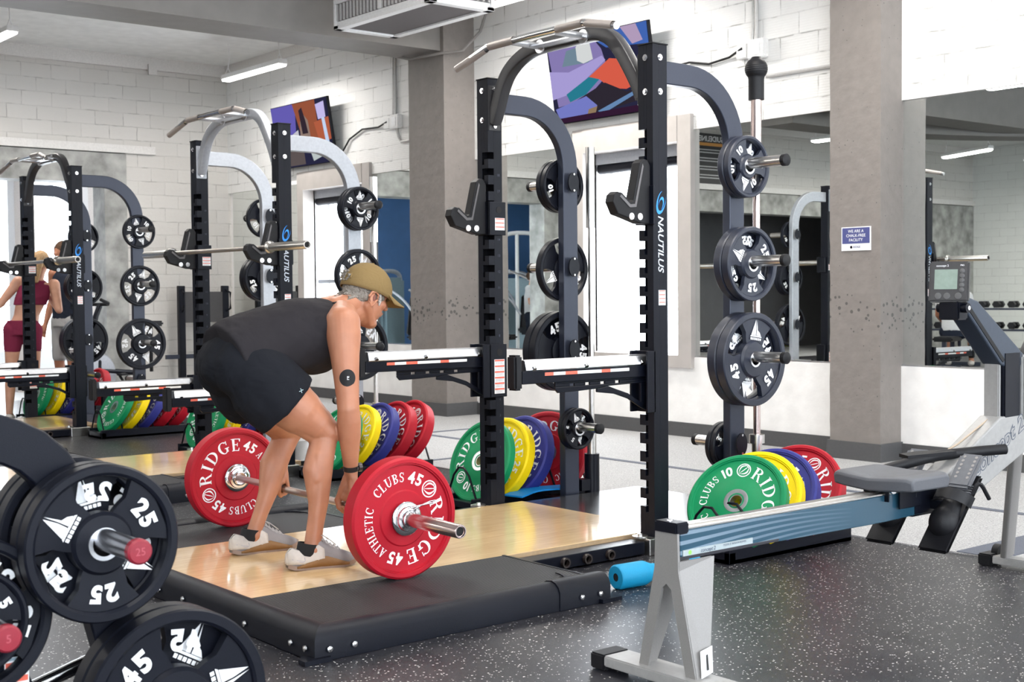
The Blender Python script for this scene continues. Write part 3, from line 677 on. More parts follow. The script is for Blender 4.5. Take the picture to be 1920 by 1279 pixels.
# ================================================================== RACK
H, SP, W_ = 2.183, 1.1355, .0867
def upright(parent, inner):
    """inner=+1: notches open towards +y, -1: towards -y; tube 0..W_ in x and y"""
    q = MB(); q.m(BLKTEX); w = W_; nd = .036; ny = .050
    z0s = [.20+i*.0795 for i in range(21)]
    def mir(y): return y if inner > 0 else w-y
    def bx(x0, x1, y0, y1, z0, z1): a, b = sorted((mir(y0), mir(y1))); q.box(x0, x1, a, b, z0, z1)
    bx(nd, w, 0, w, 0, H); bx(0, nd, 0, w-ny, 0, H)
    zs = [0]+[v for z in z0s for v in (z, z+.034)]+[H]
    for i in range(0, len(zs), 2):
        z0, z1 = zs[i], zs[i+1]; bx(0, nd, w-ny+.017, w, z0, z1)
        bx(0, nd, w-ny, w-ny+.017, z0, z1-(.026 if i < len(zs)-2 else 0))      # the slot runs on down beside each tooth
    q.m(BLKTEX); q.m(mat('notch_shade_black', (.003, .003, .004), .9, spec=.05))
    bx(nd-.002, nd-.0005, w-ny, w-.002, .17, 1.86); bx(.002, nd, w-ny+.0005, w-ny+.002, .17, 1.86)  # thin black sheets painting the shade inside the notches
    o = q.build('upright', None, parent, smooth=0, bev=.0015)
    q = MB()
    for z in (H-.055, H-.2):
        for x_, y_ in ((-.001, w*.45),): q.cyl((-.009, w*.5, z), (0, w*.5, z), .009, n=6); q.cyl((-.003, w*.5, z), (0, w*.5, z), .014, n=16)
        if inner > 0: q.cyl((w*.5, -.009, z), (w*.5, 0, z), .009, n=6); q.cyl((w*.5, -.003, z), (w*.5, 0, z), .014, n=16)
    q.build('bolt_heads', CHR, o)
    q = MB(); q.box(-.004, w+.004, -.004, w+.004, H, H+.006); q.build('end_cap', RUB, o, smooth=0, bev=.002)
    q = MB(); q.box(-.05, w+.02, -.02 if inner > 0 else 0, w if inner > 0 else w+.02, .0, .072); q.m(STL); 
    q.build('foot_plate', BLK, o, smooth=0, bev=.004)
    q = MB(); q.cyl((-.045, w*.5, .073), (-.045, w*.5, .079), .034, n=24); q.cyl((-.045, w*.5, .079), (-.045, w*.5, .088), .012, n=6); q.build('foot_washer', STL, o)
    return o
def arcpath(y, sgn=1):
    P = [(.087, y, 2.072), (.26, y, 2.072)]; cx, cz, r = .26, 1.772, .30
    for i in range(1, 13):
        a = R_(90-90*i/12); P.append((cx+r*cos(a), y, cz+r*sin(a)))
    P += [(.56, y, 1.4), (.56, y, .8), (.56, y, .05)]; return P
def rrect(a, b, r=.008):
    P = []
    for cx, cy, a0 in ((a-r, b-r, 0), (-a+r, b-r, 90), (-a+r, -b+r, 180), (a-r, -b+r, 270)):
        for k in range(4): t = R_(a0+k*30); P.append((cx+r*cos(t), cy+r*sin(t)))
    return P
def hookpoly():
    return [(-.222, 1.505), (-.214, 1.535), (-.196, 1.548), (-.168, 1.545), (-.120, 1.508), (-.104, 1.512), (-.064, 1.675), (-.045, 1.692), (-.018, 1.690), (-.002, 1.665), (-.002, 1.418), (-.06, 1.418), (-.193, 1.455)]
def hook(parent, y, zoff=0, near=True):
    """y: side of the upright (low edge)"""
    o = MB()
    P_ = [(a, b+zoff) for a, b in hookpoly()]
    o.prism(P_, (0, y+W_*.45, 0), (1, 0, 0), (0, 0, 1), .052)
    h = o.build('bar_hook', RUB, parent, smooth=0, bev=.005)
    q = MB(); P2 = [(-.178, 1.537), (-.124, 1.497), (-.098, 1.500), (-.052, 1.672), (-.046, 1.66), (-.09, 1.487), (-.128, 1.484), (-.184, 1.527)]
    q.prism([(a, b+zoff) for a, b in P2], (0, y+W_*.45, 0), (1, 0, 0), (0, 0, 1), .058); q.build('hook_liner', mat('grey_plastic_liner', (.1, .095, .1), .45), h, smooth=0)
    q = MB(); 
    for sx in (-.118, -.068):
        q.cyl((sx, y+W_*.45-.03, 1.447+zoff), (sx, y+W_*.45-.025, 1.447+zoff), .015, n=20)
    q.build('hook_bolts', CHR, h)
    q = MB(); q.box(-.010, W_+.012 if near else .012, y-.012, y-.001, 1.415+zoff, 1.58+zoff) if near else None; q.box(-.010, -.001, y-.012, y+W_+.012, 1.415+zoff, 1.58+zoff); q.box(-.01, W_+.02, y+W_+.001, y+W_+.012, 1.415+zoff, 1.58+zoff); q.box(W_+.004, W_+.02, y+W_*.2, y+W_+.04, 1.42+zoff, 1.575+zoff, bev=.004)
    q.build('hook_sleeve', BLK, h, smooth=0, bev=.002)
    return h
def label_plate(parent, x0, x1, y, z0, z1, rows=5):
    q = MB(); q.m(WHT); q.box(x0, x1, y-.0012, y, z0, z1)
    q.m(REDL); hh = (z1-z0)/rows
    for i in range(rows):
        zt = z1-i*hh; q.add([(x0+.002, y-.0016, zt-.002), (x1-.002, y-.0016, zt-.002), (x1-.002, y-.0016, zt-hh*.35), (x0+.002, y-.0016, zt-hh*.35)], [(0, 1, 2, 3)])
    q.m(mat('small_print_grey', (.45, .45, .48), .5))
    for i in range(rows):
        for k in range(3):
            zt = z1-i*hh-hh*(.45+.17*k); q.add([(x0+.006, y-.0016, zt), (x1-.006-.008*(k % 2), y-.0016, zt), (x1-.006-.008*(k % 2), y-.0016, zt-hh*.07), (x0+.006, y-.0016, zt-hh*.07)], [(0, 1, 2, 3)])
    return q.build('warning_label', None, parent, smooth=0)
def spotter(parent, y, flip=False, dz=0):
    """safety arm running to -x; y: low edge of the upright"""
    q = MB(); yc = y+W_*.5
    q.box(-.715, -.012, yc-.025, yc+.025, .765, .818)
    for G in ([(-.53, .745), (-.53, .735), (-.515, .72), (-.42, .722), (-.30, .727), (-.235, .735), (-.10, .738), (-.012, .738), (-.012, .745)],
              [(-.235, .735), (-.30, .727), (-.30, .712), (-.2, .700), (-.12, .675), (-.05, .635), (-.012, .62), (-.012, .642), (-.05, .660), (-.12, .698), (-.19, .72)],
              [(-.045, .745), (-.045, .655), (-.012, .64), (-.012, .745)]):
        q.prism(G, (0, yc-.004, 0), (1, 0, 0), (0, 0, 1), .012)
    q.box(-.53, -.012, yc-.010, yc+.002, .756, .766)
    for x0, x1 in ((-.53, -.45), (-.425, -.365), (-.34, -.28), (-.255, -.195), (-.17, -.012)): q.box(x0, x1, yc-.010, yc+.002, .744, .757)
    a = q.build('spotter_arm', BLK, parent, smooth=0, bev=.003)
    q = MB(); q.sweep([(-.70, yc, .82), (-.02, yc, .82)], [(-.024, -.005), (-.030, .0), (-.020, .036), (-.012, .041), (.012, .041), (.020, .036), (.030, 0), (.024, -.005)]); 
    q.build('top_rail', ALU, a, smooth=0, bev=.001)
    q = MB(); 
    for x_ in (-.66, -.38, -.06): q.cyl((x_, yc-.034, .822), (x_, yc-.026, .83), .010, n=12)
    q.build('rail_screws', CHR, a)
    q = MB(); q.box(-.755, -.715, yc-.028, yc+.028, .742, .882, bev=.008); q.build('end_stop', RUB, a, smooth=0)
    q = MB(); q.m(WHT); q.box(-.60, -.13, yc-.0265, yc-.025, .795, .808); q.m(REDL)
    for x_, w in ((-.60, .045), (-.49, .065), (-.29, .05)): q.box(x_, x_+w, yc-.0272, yc-.0262, .795, .808)
    q.build('striped_tape', None, a, smooth=0)
    q = MB(); z0, z1 = .612, .876
    q.box(-.05, -.001, y-.012, y-.001, z0, z1); q.box(-.05, -.001, y+W_+.001, y+W_+.012, z0, z1); q.box(-.012, -.001, y-.012, y+W_+.012, z0, z1)
    q.box(-.012, W_+.012, y-.012, y-.001, z0, z1) if flip else None
    q.box(-.012, W_+.012, y+W_+.001, y+W_+.012, z0, z1); q.box(W_+.004, W_+.022, y+W_*.25, y+W_+.045, z0, z1, bev=.006)
    q.build('arm_sleeve', BLK, a, smooth=0, bev=.003)
    if flip:
        q = MB(); q.cyl((.052, y-.0128, .835), (.052, y-.011, .835), .017, n=24); q.build('adjust_hole', HOLE, a)
        label_plate(a, .018, .082, y-.012, .63, .80, 6)
    a.location = (0, 0, dz)
    return a
def peg(parent, x, y, z, s, L=.285):
    q = MB(); q.cyl((x, y, z), (x, y+s*L, z), .0245, n=28); q.m(STL); p = q.build('weight_peg', STL, parent)
    q = MB(); q.lathe([(.0245, 0), (.0268, .002), (.0268, .022), (.020, .027), (0, .028)], o=(x, y+s*L, z), d=(0, s, 0), n=28); q.build('peg_cap', RUB, p)
    q = MB(); yy = y-s*.0465
    P = [(.036*cos(t)*1.0, .052*sin(t)) for t in [2*pi*i/28 for i in range(28)]]
    q.prism(P, (x, yy, z), (1, 0, 0), (0, 0, 1), .006); q.build('peg_back_plate', BLK, p)
    for dz in (-.042, .042): q = MB(); q.cyl((x, yy-s*.003, z+dz), (x, yy-s*.007, z+dz), .006, n=10); q.build('peg_bolt', CHR, p)
def logo(parent, side_y):
    q = MB()     # blue swirl
    cx, cz, k = .047, 1.51, 1.0
    P = []; n_ = 40
    def rot(a, b, t=R_(-18)): return (cx+a*cos(t)-b*sin(t), cz+a*sin(t)+b*cos(t))
    for (r0x, r0z, r1x, r1z, a0, a1, ox, oz) in ((.026, .052, .017, .036, -250, 40, 0, 0), (.015, .030, .008, .017, -60, 215, .002, -.004)):
        for i in range(n_):
            ts = [R_(a0+(a1-a0)*(i+e)/n_) for e in (0, 1)]
            tt = [(i+e)/n_ for e in (0, 1)]
            wv = [max(.05, sin(pi*min(1, t*1.0+.02))) for t in tt]
            pts = []
            for t, w in ((ts[0], wv[0]), (ts[1], wv[1])): pts.append(rot(ox+r0x*cos(t), oz+r0z*sin(t)))
            for t, w in ((ts[1], wv[1]), (ts[0], wv[0])): pts.append(rot(ox+(r0x+(r1x-r0x)*w)*cos(t), oz+(r0z+(r1z-r0z)*w)*sin(t)))
            q.add([(a, side_y-.001, b) for a, b in pts], [(0, 1, 2, 3)])
    q.build('blue_swirl_mark', BLUE, parent, smooth=0)
    q = MB(); text(q, 'NAUTILUS', (.043, side_y-.001, 1.335), (0, 0, -1), (1, 0, 0), .046, .012, shear=.25, sx=1.12); q.build('vertical_wordmark', mat('pale_blue_print', (.6, .66, .75), .5), parent, smooth=0)
def make_rack(silver=False, hz=0, az=0, pz=(1.70, 1.262, .832)):
    AR = SIL if silver else BRN; PO = SIL if silver else SLT
    o = empty('power_rack')
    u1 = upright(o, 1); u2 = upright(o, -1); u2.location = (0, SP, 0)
    logo(u1, 0)
    label_plate(u1, .03, .072, 0, 1.07, 1.135, 4)
    q = MB(); q.cyl((.06, -.001, 1.28), (.06, .0005, 1.28), .001, n=6)
    q.bm.free()
    for i in range(14):
        pass
    q = MB()
    for i in range(18): text(q, str(i+1), (.062, -.0007, .36+i*.0795), (1, 0, 0), (0, 0, 1), .018, 0)
    o2 = q.build('height_numbers', mat('faint_grey_numbers', (.05, .06, .09), .5), u2, smooth=0)
    for y, s in ((W_/2, 1), (SP+W_/2, -1)):
        q = MB(); q.sweep(arcpath(y), rrect(.024, .050), up=(0, 0, 1) if 0 else (1, 0, 1)) if 0 else sweep_xz(q, arcpath(y), .045, .098)
        q.build('rear_post', PO, o, smooth=35, bev=.004)
    q = MB(); q.box(.50, .62, -.1, SP+W_+.1, 0, .05); q.box(.0867, .5, .0, W_, 0, .05); q.box(.0867, .5, SP, SP+W_, 0, .05); q.build('base_frame', BLK, o, smooth=0, bev=.004)
    # pull-up frame
    y0, y1 = W_, SP; x_ = .035
    P = [(x_, SP-.002, 1.97), (x_, SP-.03, 2.02), (x_, 1.045, 2.165), (x_, .965, 2.235), (x_, .86, 2.277), (x_, .77, 2.291), (x_, .44, 2.291), (x_, .36, 2.288), (x_, .28, 2.252), (x_, .22, 2.19), (x_, .12, 2.04), (x_, W_+.002, 1.97)]
    P = smooth_path(P, 3)
    q = MB(); q.sweep(P, rrect(.032, .028), up=(0, 0, 1) if 0 else (1, 0, 0)) ; g = q.build('pull_up_arch', AR, o, smooth=40)
    for yy in (SP-.004, W_+.004): q = MB(); q.box(x_-.035, x_+.04, yy-.004, yy+.004, 1.93, 2.15, bev=.003); q.build('arch_mounting_plate', AR, g, smooth=0)
    q = MB(); 
    for yy, s in ((SP-.008, -1),):
        for z in (1.95, 2.13): q.cyl((x_, yy, z), (x_, yy-.008, z), .011, n=6)
    q.build('arch_bolts', CHR, g)
    xb = -.17; q = MB()
    pb_ = smooth_path([(xb-.03, 1.12, 2.205), (xb, .915, 2.283), (xb, .60, 2.288), (xb, .24, 2.288), (xb-.03, .01, 2.235)], 0)
    q.tube(pb_, .0165, 16); g2 = q.build('pull_up_bar', CHR, o)
    for a, b in (((xb-.03, 1.12, 2.205), (xb, .93, 2.276)), ((xb, .90, 2.284), (xb, .72, 2.287)), ((xb, .42, 2.288), (xb, .25, 2.288)), ((xb, .23, 2.285), (xb-.028, .03, 2.241))):
        q = MB(); q.cyl(a, b, .0178, n=16, cap=False); q.build('knurled_grip', mat('knurled_steel', (.42, .38, .36), .5, .8, .6, 700), g2)
    q = MB()
    for yy in (.74, .44): q.tube([(xb, yy, 2.283), (x_, yy, 2.28)], .016, 14); q.cyl((x_-.036, yy, 2.28), (x_-.028, yy, 2.28), .032, n=20)
    q.box(xb-.0+.1, x_-.02, .44, .74, 2.268, 2.275); q.build('bar_stub', ALU, g2)
    hook(o, 0, hz, near=False); h2 = hook(o, SP, hz)
    q = MB(); q.cyl((.055, SP-.0135, 1.54+hz), (.055, SP-.0118, 1.54+hz), .016, n=24); q.build('sleeve_hole', HOLE, h2)
    label_plate(h2, .03, .09, SP-.012, 1.44+hz, 1.50+hz, 3)
    spotter(o, 0, False, az); spotter(o, SP, True, az)
    # pegs
    for z in pz: peg(o, .56, W_/2-.0, z, -1); peg(o, .56, SP+W_/2, z, 1)
    peg(o, .56, W_/2, .43, 1, .22); peg(o, .56, SP+W_/2, .43, -1, .22)
    # trays for bumpers
    for yc, s in ((-.23, 1), (SP+W_+.27, -1)):
        q = MB(); q.box(.06, .88, yc-.14, yc-.11, .0, .07); q.box(.06, .88, yc+.11, yc+.14, .0, .07); q.box(.06, .88, yc-.14, yc+.14, 0, .02); q.box(.06, .10, yc-.14, yc+.14, 0, .05)
        a, b = sorted((yc+s*.14, W_/2 if s > 0 else SP+W_/2)); q.box(.1, .16, a, b, 0, .05); q.box(.56, .62, a, b, 0, .05)
        t = q.build('bumper_tray', BLK, o, smooth=0, bev=.003)
        q = MB()
        for x in (.085, .24, .37, .50, .63, .86):
            q = MB(); q.tube(smooth_path([(x, yc-.125, .06), (x-.0, yc-.045, .22), (x, yc+.045, .22), (x, yc+.125, .06)], 1), .006, 8); q.build('tray_divider_wire', BLK, t)

    # bar holders behind the posts
    for y in (W_/2-.0, SP+W_/2):
        q = MB(); q.lathe([(.040, 0), (.040, .27), (.030, .27), (.030, .01)], o=(.72, y, .0), n=28, loop=True); q.box(.62, .68, y-.03, y+.03, .08, .14); q.build('bar_holder_tube', BLK, o)
    return o
def sweep_xz(q, P, wy, th):
    """rectangular tube following a path in an xz plane"""
    rs = []; V = [Vector(p) for p in P]
    for i, p in enumerate(V):
        t = (V[min(i+1, len(V)-1)]-V[max(i-1, 0)]).normalized(); nn_ = Vector((0, 1, 0)).cross(t).normalized()
        rs.append([p+Vector((0, a*wy/2, 0))+nn_*(b*th/2) for a, b in ((-1, -1), (1, -1), (1, 1), (-1, 1))])
    q.rings(rs)
def smooth_path(P, it=2):
    P = [Vector(p) for p in P]
    for _ in range(it):
        Q = [P[0]]
        for a, b in zip(P[:-1], P[1:]): Q += [a*.75+b*.25, a*.25+b*.75]
        P = Q+[P[-1]] if it else P
    return P
rackA = make_rack(False); tag(rackA, 'black power rack with dark grey arched arms at the head of the lifter\'s platform', 'squat rack')
rackB = make_rack(True, -.105, -.29, (1.69, 1.265, .80)); tag(rackB, 'middle power rack with silver arched arms, behind the bending lifter', 'squat rack'); rackB.location = (0, 3.22, 0)
rackC = make_rack(False, -.10, -.30, (1.68, 1.23, .745)); rackC.location = (-.05, 6.50, 0); tag(rackC, cat='squat rack', label='black-armed power rack standing before the bright doorway')
RY = (0, 3.22, 6.50)
# knobs in the floor rail of the lifter\'s rack etc. -> part of platform
# ================================================================== PLATFORM
m, n, b = nt('bamboo_deck'); setb(b, (.72, .5, .28), .3, coat=1.0); b.inputs['Coat Roughness'].default_value = .09; co = objco(n, scale=(1, 1, 1))
sp = N(n, 'SeparateXYZ'); n.links.new(co, sp.inputs[0])
mp_ = N(n, 'Mapping'); mp_.inputs['Scale'].default_value = (6, 70, 1); n.links.new(co, mp_.inputs[0])
t1 = N(n, 'TexNoise'); t1.inputs['Scale'].default_value = 1.4; t1.inputs['Detail'].default_value = 5; n.links.new(mp_.outputs[0], t1.inputs['Vector'])
br = N(n, 'TexBrick'); br.inputs['Scale'].default_value = 1; br.inputs['Brick Width'].default_value = .45; br.inputs['Row Height'].default_value = .02; br.inputs['Mortar Size'].default_value = .0004
br.inputs['Color1'].default_value = (.78, .53, .27, 1); br.inputs['Color2'].default_value = (.86, .62, .34, 1); br.inputs['Mortar'].default_value = (.55, .38, .2, 1)
n.links.new(co, br.inputs['Vector'])
c1 = ramp(n, t1.outputs[0], [(.25, (.82, .78, .72)), (.6, (1, 1, 1)), (.8, (1.0, 1.0, 1.0))])
mxx = N(n, 'MixRGB', _blend_type='MULTIPLY'); mxx.inputs[0].default_value = 1; n.links.new(br.outputs[0], mxx.inputs[1]); n.links.new(c1, mxx.inputs[2]); n.links.new(mxx.outputs[0], b.inputs['Base Color'])
BAMB = m
m, n, b = nt('diamond_rubber_mat'); setb(b, (.03, .03, .033), .5, spec=.3); co = objco(n)
ck = N(n, 'Mapping'); ck.inputs['Rotation'].default_value = (0, 0, R_(45)); n.links.new(co, ck.inputs[0])
sv = N(n, 'SeparateXYZ'); n.links.new(ck.outputs[0], sv.inputs[0])
ss = []
for ax in ('X', 'Y'):
    k = N(n, 'Math', _operation='MULTIPLY'); n.links.new(sv.outputs[ax], k.inputs[0]); k.inputs[1].default_value = 2*pi/.0125
    s_ = N(n, 'Math', _operation='SINE'); n.links.new(k.outputs[0], s_.inputs[0]); ss.append(s_)
mu = N(n, 'Math', _operation='MULTIPLY'); n.links.new(ss[0].outputs[0], mu.inputs[0]); n.links.new(ss[1].outputs[0], mu.inputs[1])
c = ramp(n, mu.outputs[0], [(0.0, (.006, .006, .007)), (.25, (.02, .02, .022)), (.6, (.085, .085, .095))]); n.links.new(c, b.inputs['Base Color']); bump(n, b, mu.outputs[0], .8, .003)
DMAT = m
PLATEM = mat('glossy_black_steel_sheet', (.03, .03, .034), .22, 0, .02, 30, coat=.5)
PZ = .077
def make_platform():
    o = empty('lifting_platform')
    X0, X1, Y0, Y1, ya, yb = -1.98, -.742, -.503, 1.725, .11, 1.125
    q = MB(); q.m(mat('plywood_edge', (.42, .29, .17), .6)); q.box(X0+.09, .19, ya, yb, .035, PZ-.004); q.m(BAMB); q.box(X0+.085, .19, ya-.002, yb, PZ-.004, PZ); q.build('bamboo_deck', None, o, smooth=0)
    for y0, y1 in ((Y0+.07, ya-.003), (yb+.003, Y1-.07)):
        q = MB(); q.box(X0+.09, X1-.01, y0, y1, .03, PZ); q.build('rubber_landing_mat', DMAT, o, smooth=0)
    prof = [(0, 0), (.004, 0), (.004, .06), (.012, .078), (.028, .092), (.05, .098), (.075, .094), (.095, .082), (.10, .074), (.10, 0)]
    def rail(p0, p1, inward, name='edge_rail', k=1.0, mt=None):
        p0 = Vector(p0); p1 = Vector(p1); inn = Vector(inward); q = MB()
        # mitred ends
        t = (p1-p0).normalized()
        rs = [[p+inn*(a)+Vector((0, 0, z*k))+t*s*a*mit for a, z in prof] for p, s, mit in ((p0, 1, 1 if name else 0), (p1, -1, 1))]
        q.rings(rs); return q.build(name, mt or BLKTEX, o, smooth=40)
    rl = rail((X0, Y0, 0), (X0, Y1, 0), (1, 0, 0)); rn = rail((X1+.0, Y0, 0), (X0, Y0, 0), (0, 1, 0)); rf = rail((X0, Y1, 0), (X1, Y1, 0), (0, -1, 0))
    # raised corner sleeves
    for (xa, yc, sx, sy, nm) in ((X0, Y0, 1, 1, 0), (X0, Y1, 1, -1, 0), (X1, Y0, -1, 1, 1), (X1, Y1, -1, -1, 1)):
        q = MB(); L = .24; e = .004
        pr = [(a-e if a < .06 else a, z+(e if z > 0 else 0)) for a, z in prof]
        rs = [[Vector((xa-sx*e+sx*a*1.0, yc+0*sy, z)) if 0 else Vector((xa+sx*max(a, -e)*(0 if nm else 1)+ (0 if not nm else sx*max(a, -e)), yc+sy*a, z)) for a, z in pr], [Vector((xa+sx*L, yc+sy*a, z)) for a, z in pr]]
        if nm: rs[0] = [Vector((xa+sx*.0-sx*(e), yc+sy*a, z)) for a, z in pr]
        q.rings(rs)
        if not nm:
            rs = [[Vector((xa+sx*a, yc+sy*max(a, -e), z)) for a, z in pr], [Vector((xa+sx*a, yc+sy*L, z)) for a, z in pr]]; q.rings(rs)
        c_ = q.build('corner_sleeve', BLKTEX, o, smooth=40)
        q = MB()
        fill = [(xa+sx*.08, yc+sy*.08)]+[(xa+sx*(.08+.13*(1-sin(t)) if 1 else 0), yc+sy*(.08+.13*(1-cos(t)))) for t in [R_(i*15) for i in range(7)]]
        q.prism([(x, y) for x, y in fill], (0, 0, PZ+.004), (1, 0, 0), (0, 1, 0), .004); q.build('corner_web', BLK, c_, smooth=0)
        q = MB()
        for d_ in (.05, .14):
            q.lathe([(.0105, 0), (.0095, .005), (.004, .0075), (0, .008)], o=(xa+sx*d_, yc-sy*e, .036), d=(0, -sy, 0), n=16)
            if not nm: q.lathe([(.0105, 0), (.0095, .005), (.004, .0075), (0, .008)], o=(xa-sx*e, yc+sy*d_, .036), d=(-sx, 0, 0), n=16)
        q.build('corner_bolts', CHR, c_)
        q = MB(); q.prism([(xa-sx*.045, yc-sy*.018), (xa+sx*.05, yc-sy*.018), (xa+sx*.06, yc+sy*.05), (xa-sx*.01, yc+sy*.06), (xa-sx*.045, yc+sy*.02)], (0, 0, .008), (1, 0, 0), (0, 1, 0), .014); q.build('anchor_tab', BLK, c_, smooth=0)
    q = MB()
    for yy in (-.05+.0, .42, .62, 1.3): q.lathe([(.0105, 0), (.0095, .005), (.004, .0075), (0, .008)], o=(X0, yy, .036), d=(-1, 0, 0), n=16)
    q.build('rail_bolts', CHR, rl)
    q = MB(); q.box(X1-.012, X1, Y0+.1, ya, .0, PZ+.002); q.build('mat_edge_strip', BLK, o, smooth=0); q = MB(); q.box(X1-.012, X1, yb, Y1-.1, 0, PZ+.002); q.build('mat_edge_strip', BLK, o, smooth=0)
    for y0, y1, s in ((.0, .088, -1), (SP+.0, SP+.088, 1)):
        q = MB(); q.box(X1, -.06, y0, y1, .008, .062); t = q.build('floor_rail', BLK, o, smooth=0, bev=.003)
        for x in (-.52, -.40, -.27):
            q = MB(); yy = y0 if s < 0 else y1; q.lathe([(.0, 0), (.014, 0), (.014, .018), (.021, .018), (.021, 0)], o=(x, yy, .034), d=(0, s, 0), n=22)
            q.build('rail_socket', mat('dark_brown_rubber', (.03, .022, .02), .4), t)
    q = MB(); q.box(.19, 1.0, ya, yb, .045, PZ-.004); q.box(.62, 1.0, ya, yb, 0, .045); q.build('steel_base_sheet', PLATEM, o, smooth=0)
    return o
plA = make_platform(); tag(plA, 'lifting platform the man stands on, bamboo deck with black textured mats either side', 'lifting platform')
plB = dup(plA, (0, RY[1], 0), label='bamboo lifting platform of the silver-armed rack, behind the lifter')
plC = dup(plA, (0, RY[2], 0), label='bamboo lifting platform of the rack by the doorway')

# ================================================================== BUMPERS IN TRAYS
CN = [('green', BGRN, '10'), ('yellow', BYEL, '25'), ('blue', BBLU, '35'), ('red', BRED, '45'), ('red', BRED, '45')]
RN = ['the lifter\'s rack', 'the silver-armed rack', 'the rack by the doorway']
rnd = random.Random(4)
for ri, ry in enumerate(RY):
    for side, yc, nm in ((0, -.23, 'near'), (1, SP+W_+.27, 'far')):
        cnt = 4 if ri == 0 else 5
        for k in range(cnt):
            cn, mt, num = CN[k]
            if (ri, side) == (0, 0): yaw, lean, x0, dx, sp_ = 196, 35, .27, .105, [-72, -60, 40, -100][k]
            elif side == 1: yaw, lean, x0, dx, sp_ = 184, 22, .22, .13, [60, -30, -60, 10, 30][k]
            else: yaw, lean, x0, dx, sp_ = 181, 30, .24, .132, [50, -40, -70, -60, -95][k]
            if ri == 0 and side == 1 and k == 3: yaw, lean, x0 = 205, 10, .30
            nrm = Vector((cos(R_(yaw))*cos(R_(lean)), sin(R_(yaw))*cos(R_(lean)), sin(R_(lean))))
            extra = ['at the front', 'behind the green', 'behind the yellow', 'behind the blue', 'at the back'][k]
            lab = '%s bumper plate in the %s tray of %s, %s' % (cn, nm, RN[ri], extra)
            T_ = [.05, .06, .07, .075, .075][k]
            xo = x0+k*dx+(.07 if (ri, side, k) == (0, 0, 3) else 0)-(.05 if ri == 2 else 0); o = bump_plate(num, mt, (xo, ry+yc, .022+.225*cos(R_(lean))+.5*T_*sin(R_(lean))), nrm, R_(sp_), lab, 'bumper plates in the rack trays', T=T_)
            if True:
                swap_mats(o, {z: mt for z in (BGRN, BYEL, BBLU, BRED) if z is not mt})
# ================================================================== PLATES ON PEGS
def peg_plates(ri, ry, spec, side, nm):
    """side -1: right post (faces -y), +1: left post (faces +y)"""
    for z, num, cnt, zn in spec:
        y = ry+(W_/2-.024 if side < 0 else SP+W_/2+.024)
        for k in range(cnt):
            R, T = SIZES[num]; y += side*(T/2+.002)
            pos = '' if cnt == 1 else (', inner of two' if k == 0 else ', outer of two')
            sp_ = {'45': -8, '25': 62 if ri == 0 else 130, '10': 160, '5': 0}[num]+(0 if k == cnt-1 else 40)+ri*17
            lab = '%s weight on %s %s-post peg of %s%s' % (num, zn, nm, RN[ri], pos)
            o = plate(num, (.56-(.05 if ri == 2 else 0), y, z-.012), (0, side, 0), R_(sp_), lab, 'weight plates on the rack pegs', URB if ri == 0 and side < 0 else URE)
            y += side*(T/2+.001)
for ri, ry in enumerate(RY):
    pz = ((1.70, 1.262, .832), (1.69, 1.265, .80), (1.68, 1.23, .745))[ri]
    peg_plates(ri, ry, [(pz[0], '10', (2, 2, 1)[ri], 'top'), (pz[1], '25', (2, 1, 1)[ri], 'second'), (pz[2], '45', (2, 1, 1)[ri], 'third')], -1, 'right')
    peg_plates(ri, ry, [(pz[0], '10', 2 if ri == 0 else 1, 'top'), (pz[1], '25', 1 if ri == 0 else 2, 'second'), (pz[2], '45', 2 if ri != 1 else 1, 'third')], 1, 'left')
for ri, s, y0, nm in ((0, 1, W_/2+.024, 'right'), (0, -1, SP+W_/2-.024, 'left')):
    y = y0
    for k in range(2):
        T = SIZES['5'][1]; y += s*(T/2+.002)
        plate('5', (.56, y, .43-.012), (0, s, 0) if s > 0 else (0, -1, 0), R_(20*k), 'small 5 weight on lowest %s-post peg of the lifter\'s rack, %s' % (nm, ('inner of two', 'outer of two')[k]), 'weight plates on the rack pegs')
        y += s*T/2
# ================================================================== BARBELLS
KNUR = mat('knurled_bar_steel', (.55, .5, .47), .32, 1, .3, 900)
def barbell(loc, rot, label, sleeve=STL, ball=False):
    """axis x local, centre at origin; +x end is the shown end"""
    o = empty('barbell', loc, rot, label, 'barbell')
    q = MB(); q.cyl((-.655, 0, 0), (.655, 0, 0), .0145, n=24); q.build('shaft', KNUR, o)
    for s in (-1, 1):
        q = MB(); q.lathe([(.0, 0), (.032, 0), (.038, .006), (.038, .018), (.030, .03), (.026, .034), (.025, .44), (.023, .445), (.019, .445), (.018, .438), (0, .438)] , o=(s*.655, 0, 0), d=(s, 0, 0), n=32); sl = q.build('sleeve', sleeve, o)
        q = MB(); q.lathe([(0, .439), (.016, .439), (.016, .4395)], o=(s*.655, 0, 0), d=(s, 0, 0), n=24); q.build('end_disc', HOLE, sl)
    return o
PINKST = mat('warm_worn_steel', (.62, .5, .48), .22, 1, .04, 200)
bd = Vector((sin(-.0346), -cos(-.0346), 0)); bc = Vector((-1.2659, .7482, PZ+.225))
mb_ = barbell(bc, (0, 0, math.atan2(bd.y, bd.x)), 'loaded barbell on the platform, gripped by the bending man', PINKST)
for t, s, lab, sp_ in ((.655+.055, 1, 'near red 45 bumper plate loaded on the barbell in front of the lifter', -122), (-.655-.05, 1, 'far red 45 bumper plate loaded on the barbell behind the lifter', 45)):
    bump_plate('45', BRED, bc+bd*t, bd, R_(sp_), lab, 'red plates on the lifted barbell', T=.075)
for t, s in ((.655+.095, 1), (-.655-.1, -1), (-.655-.008, 1)):
    pass
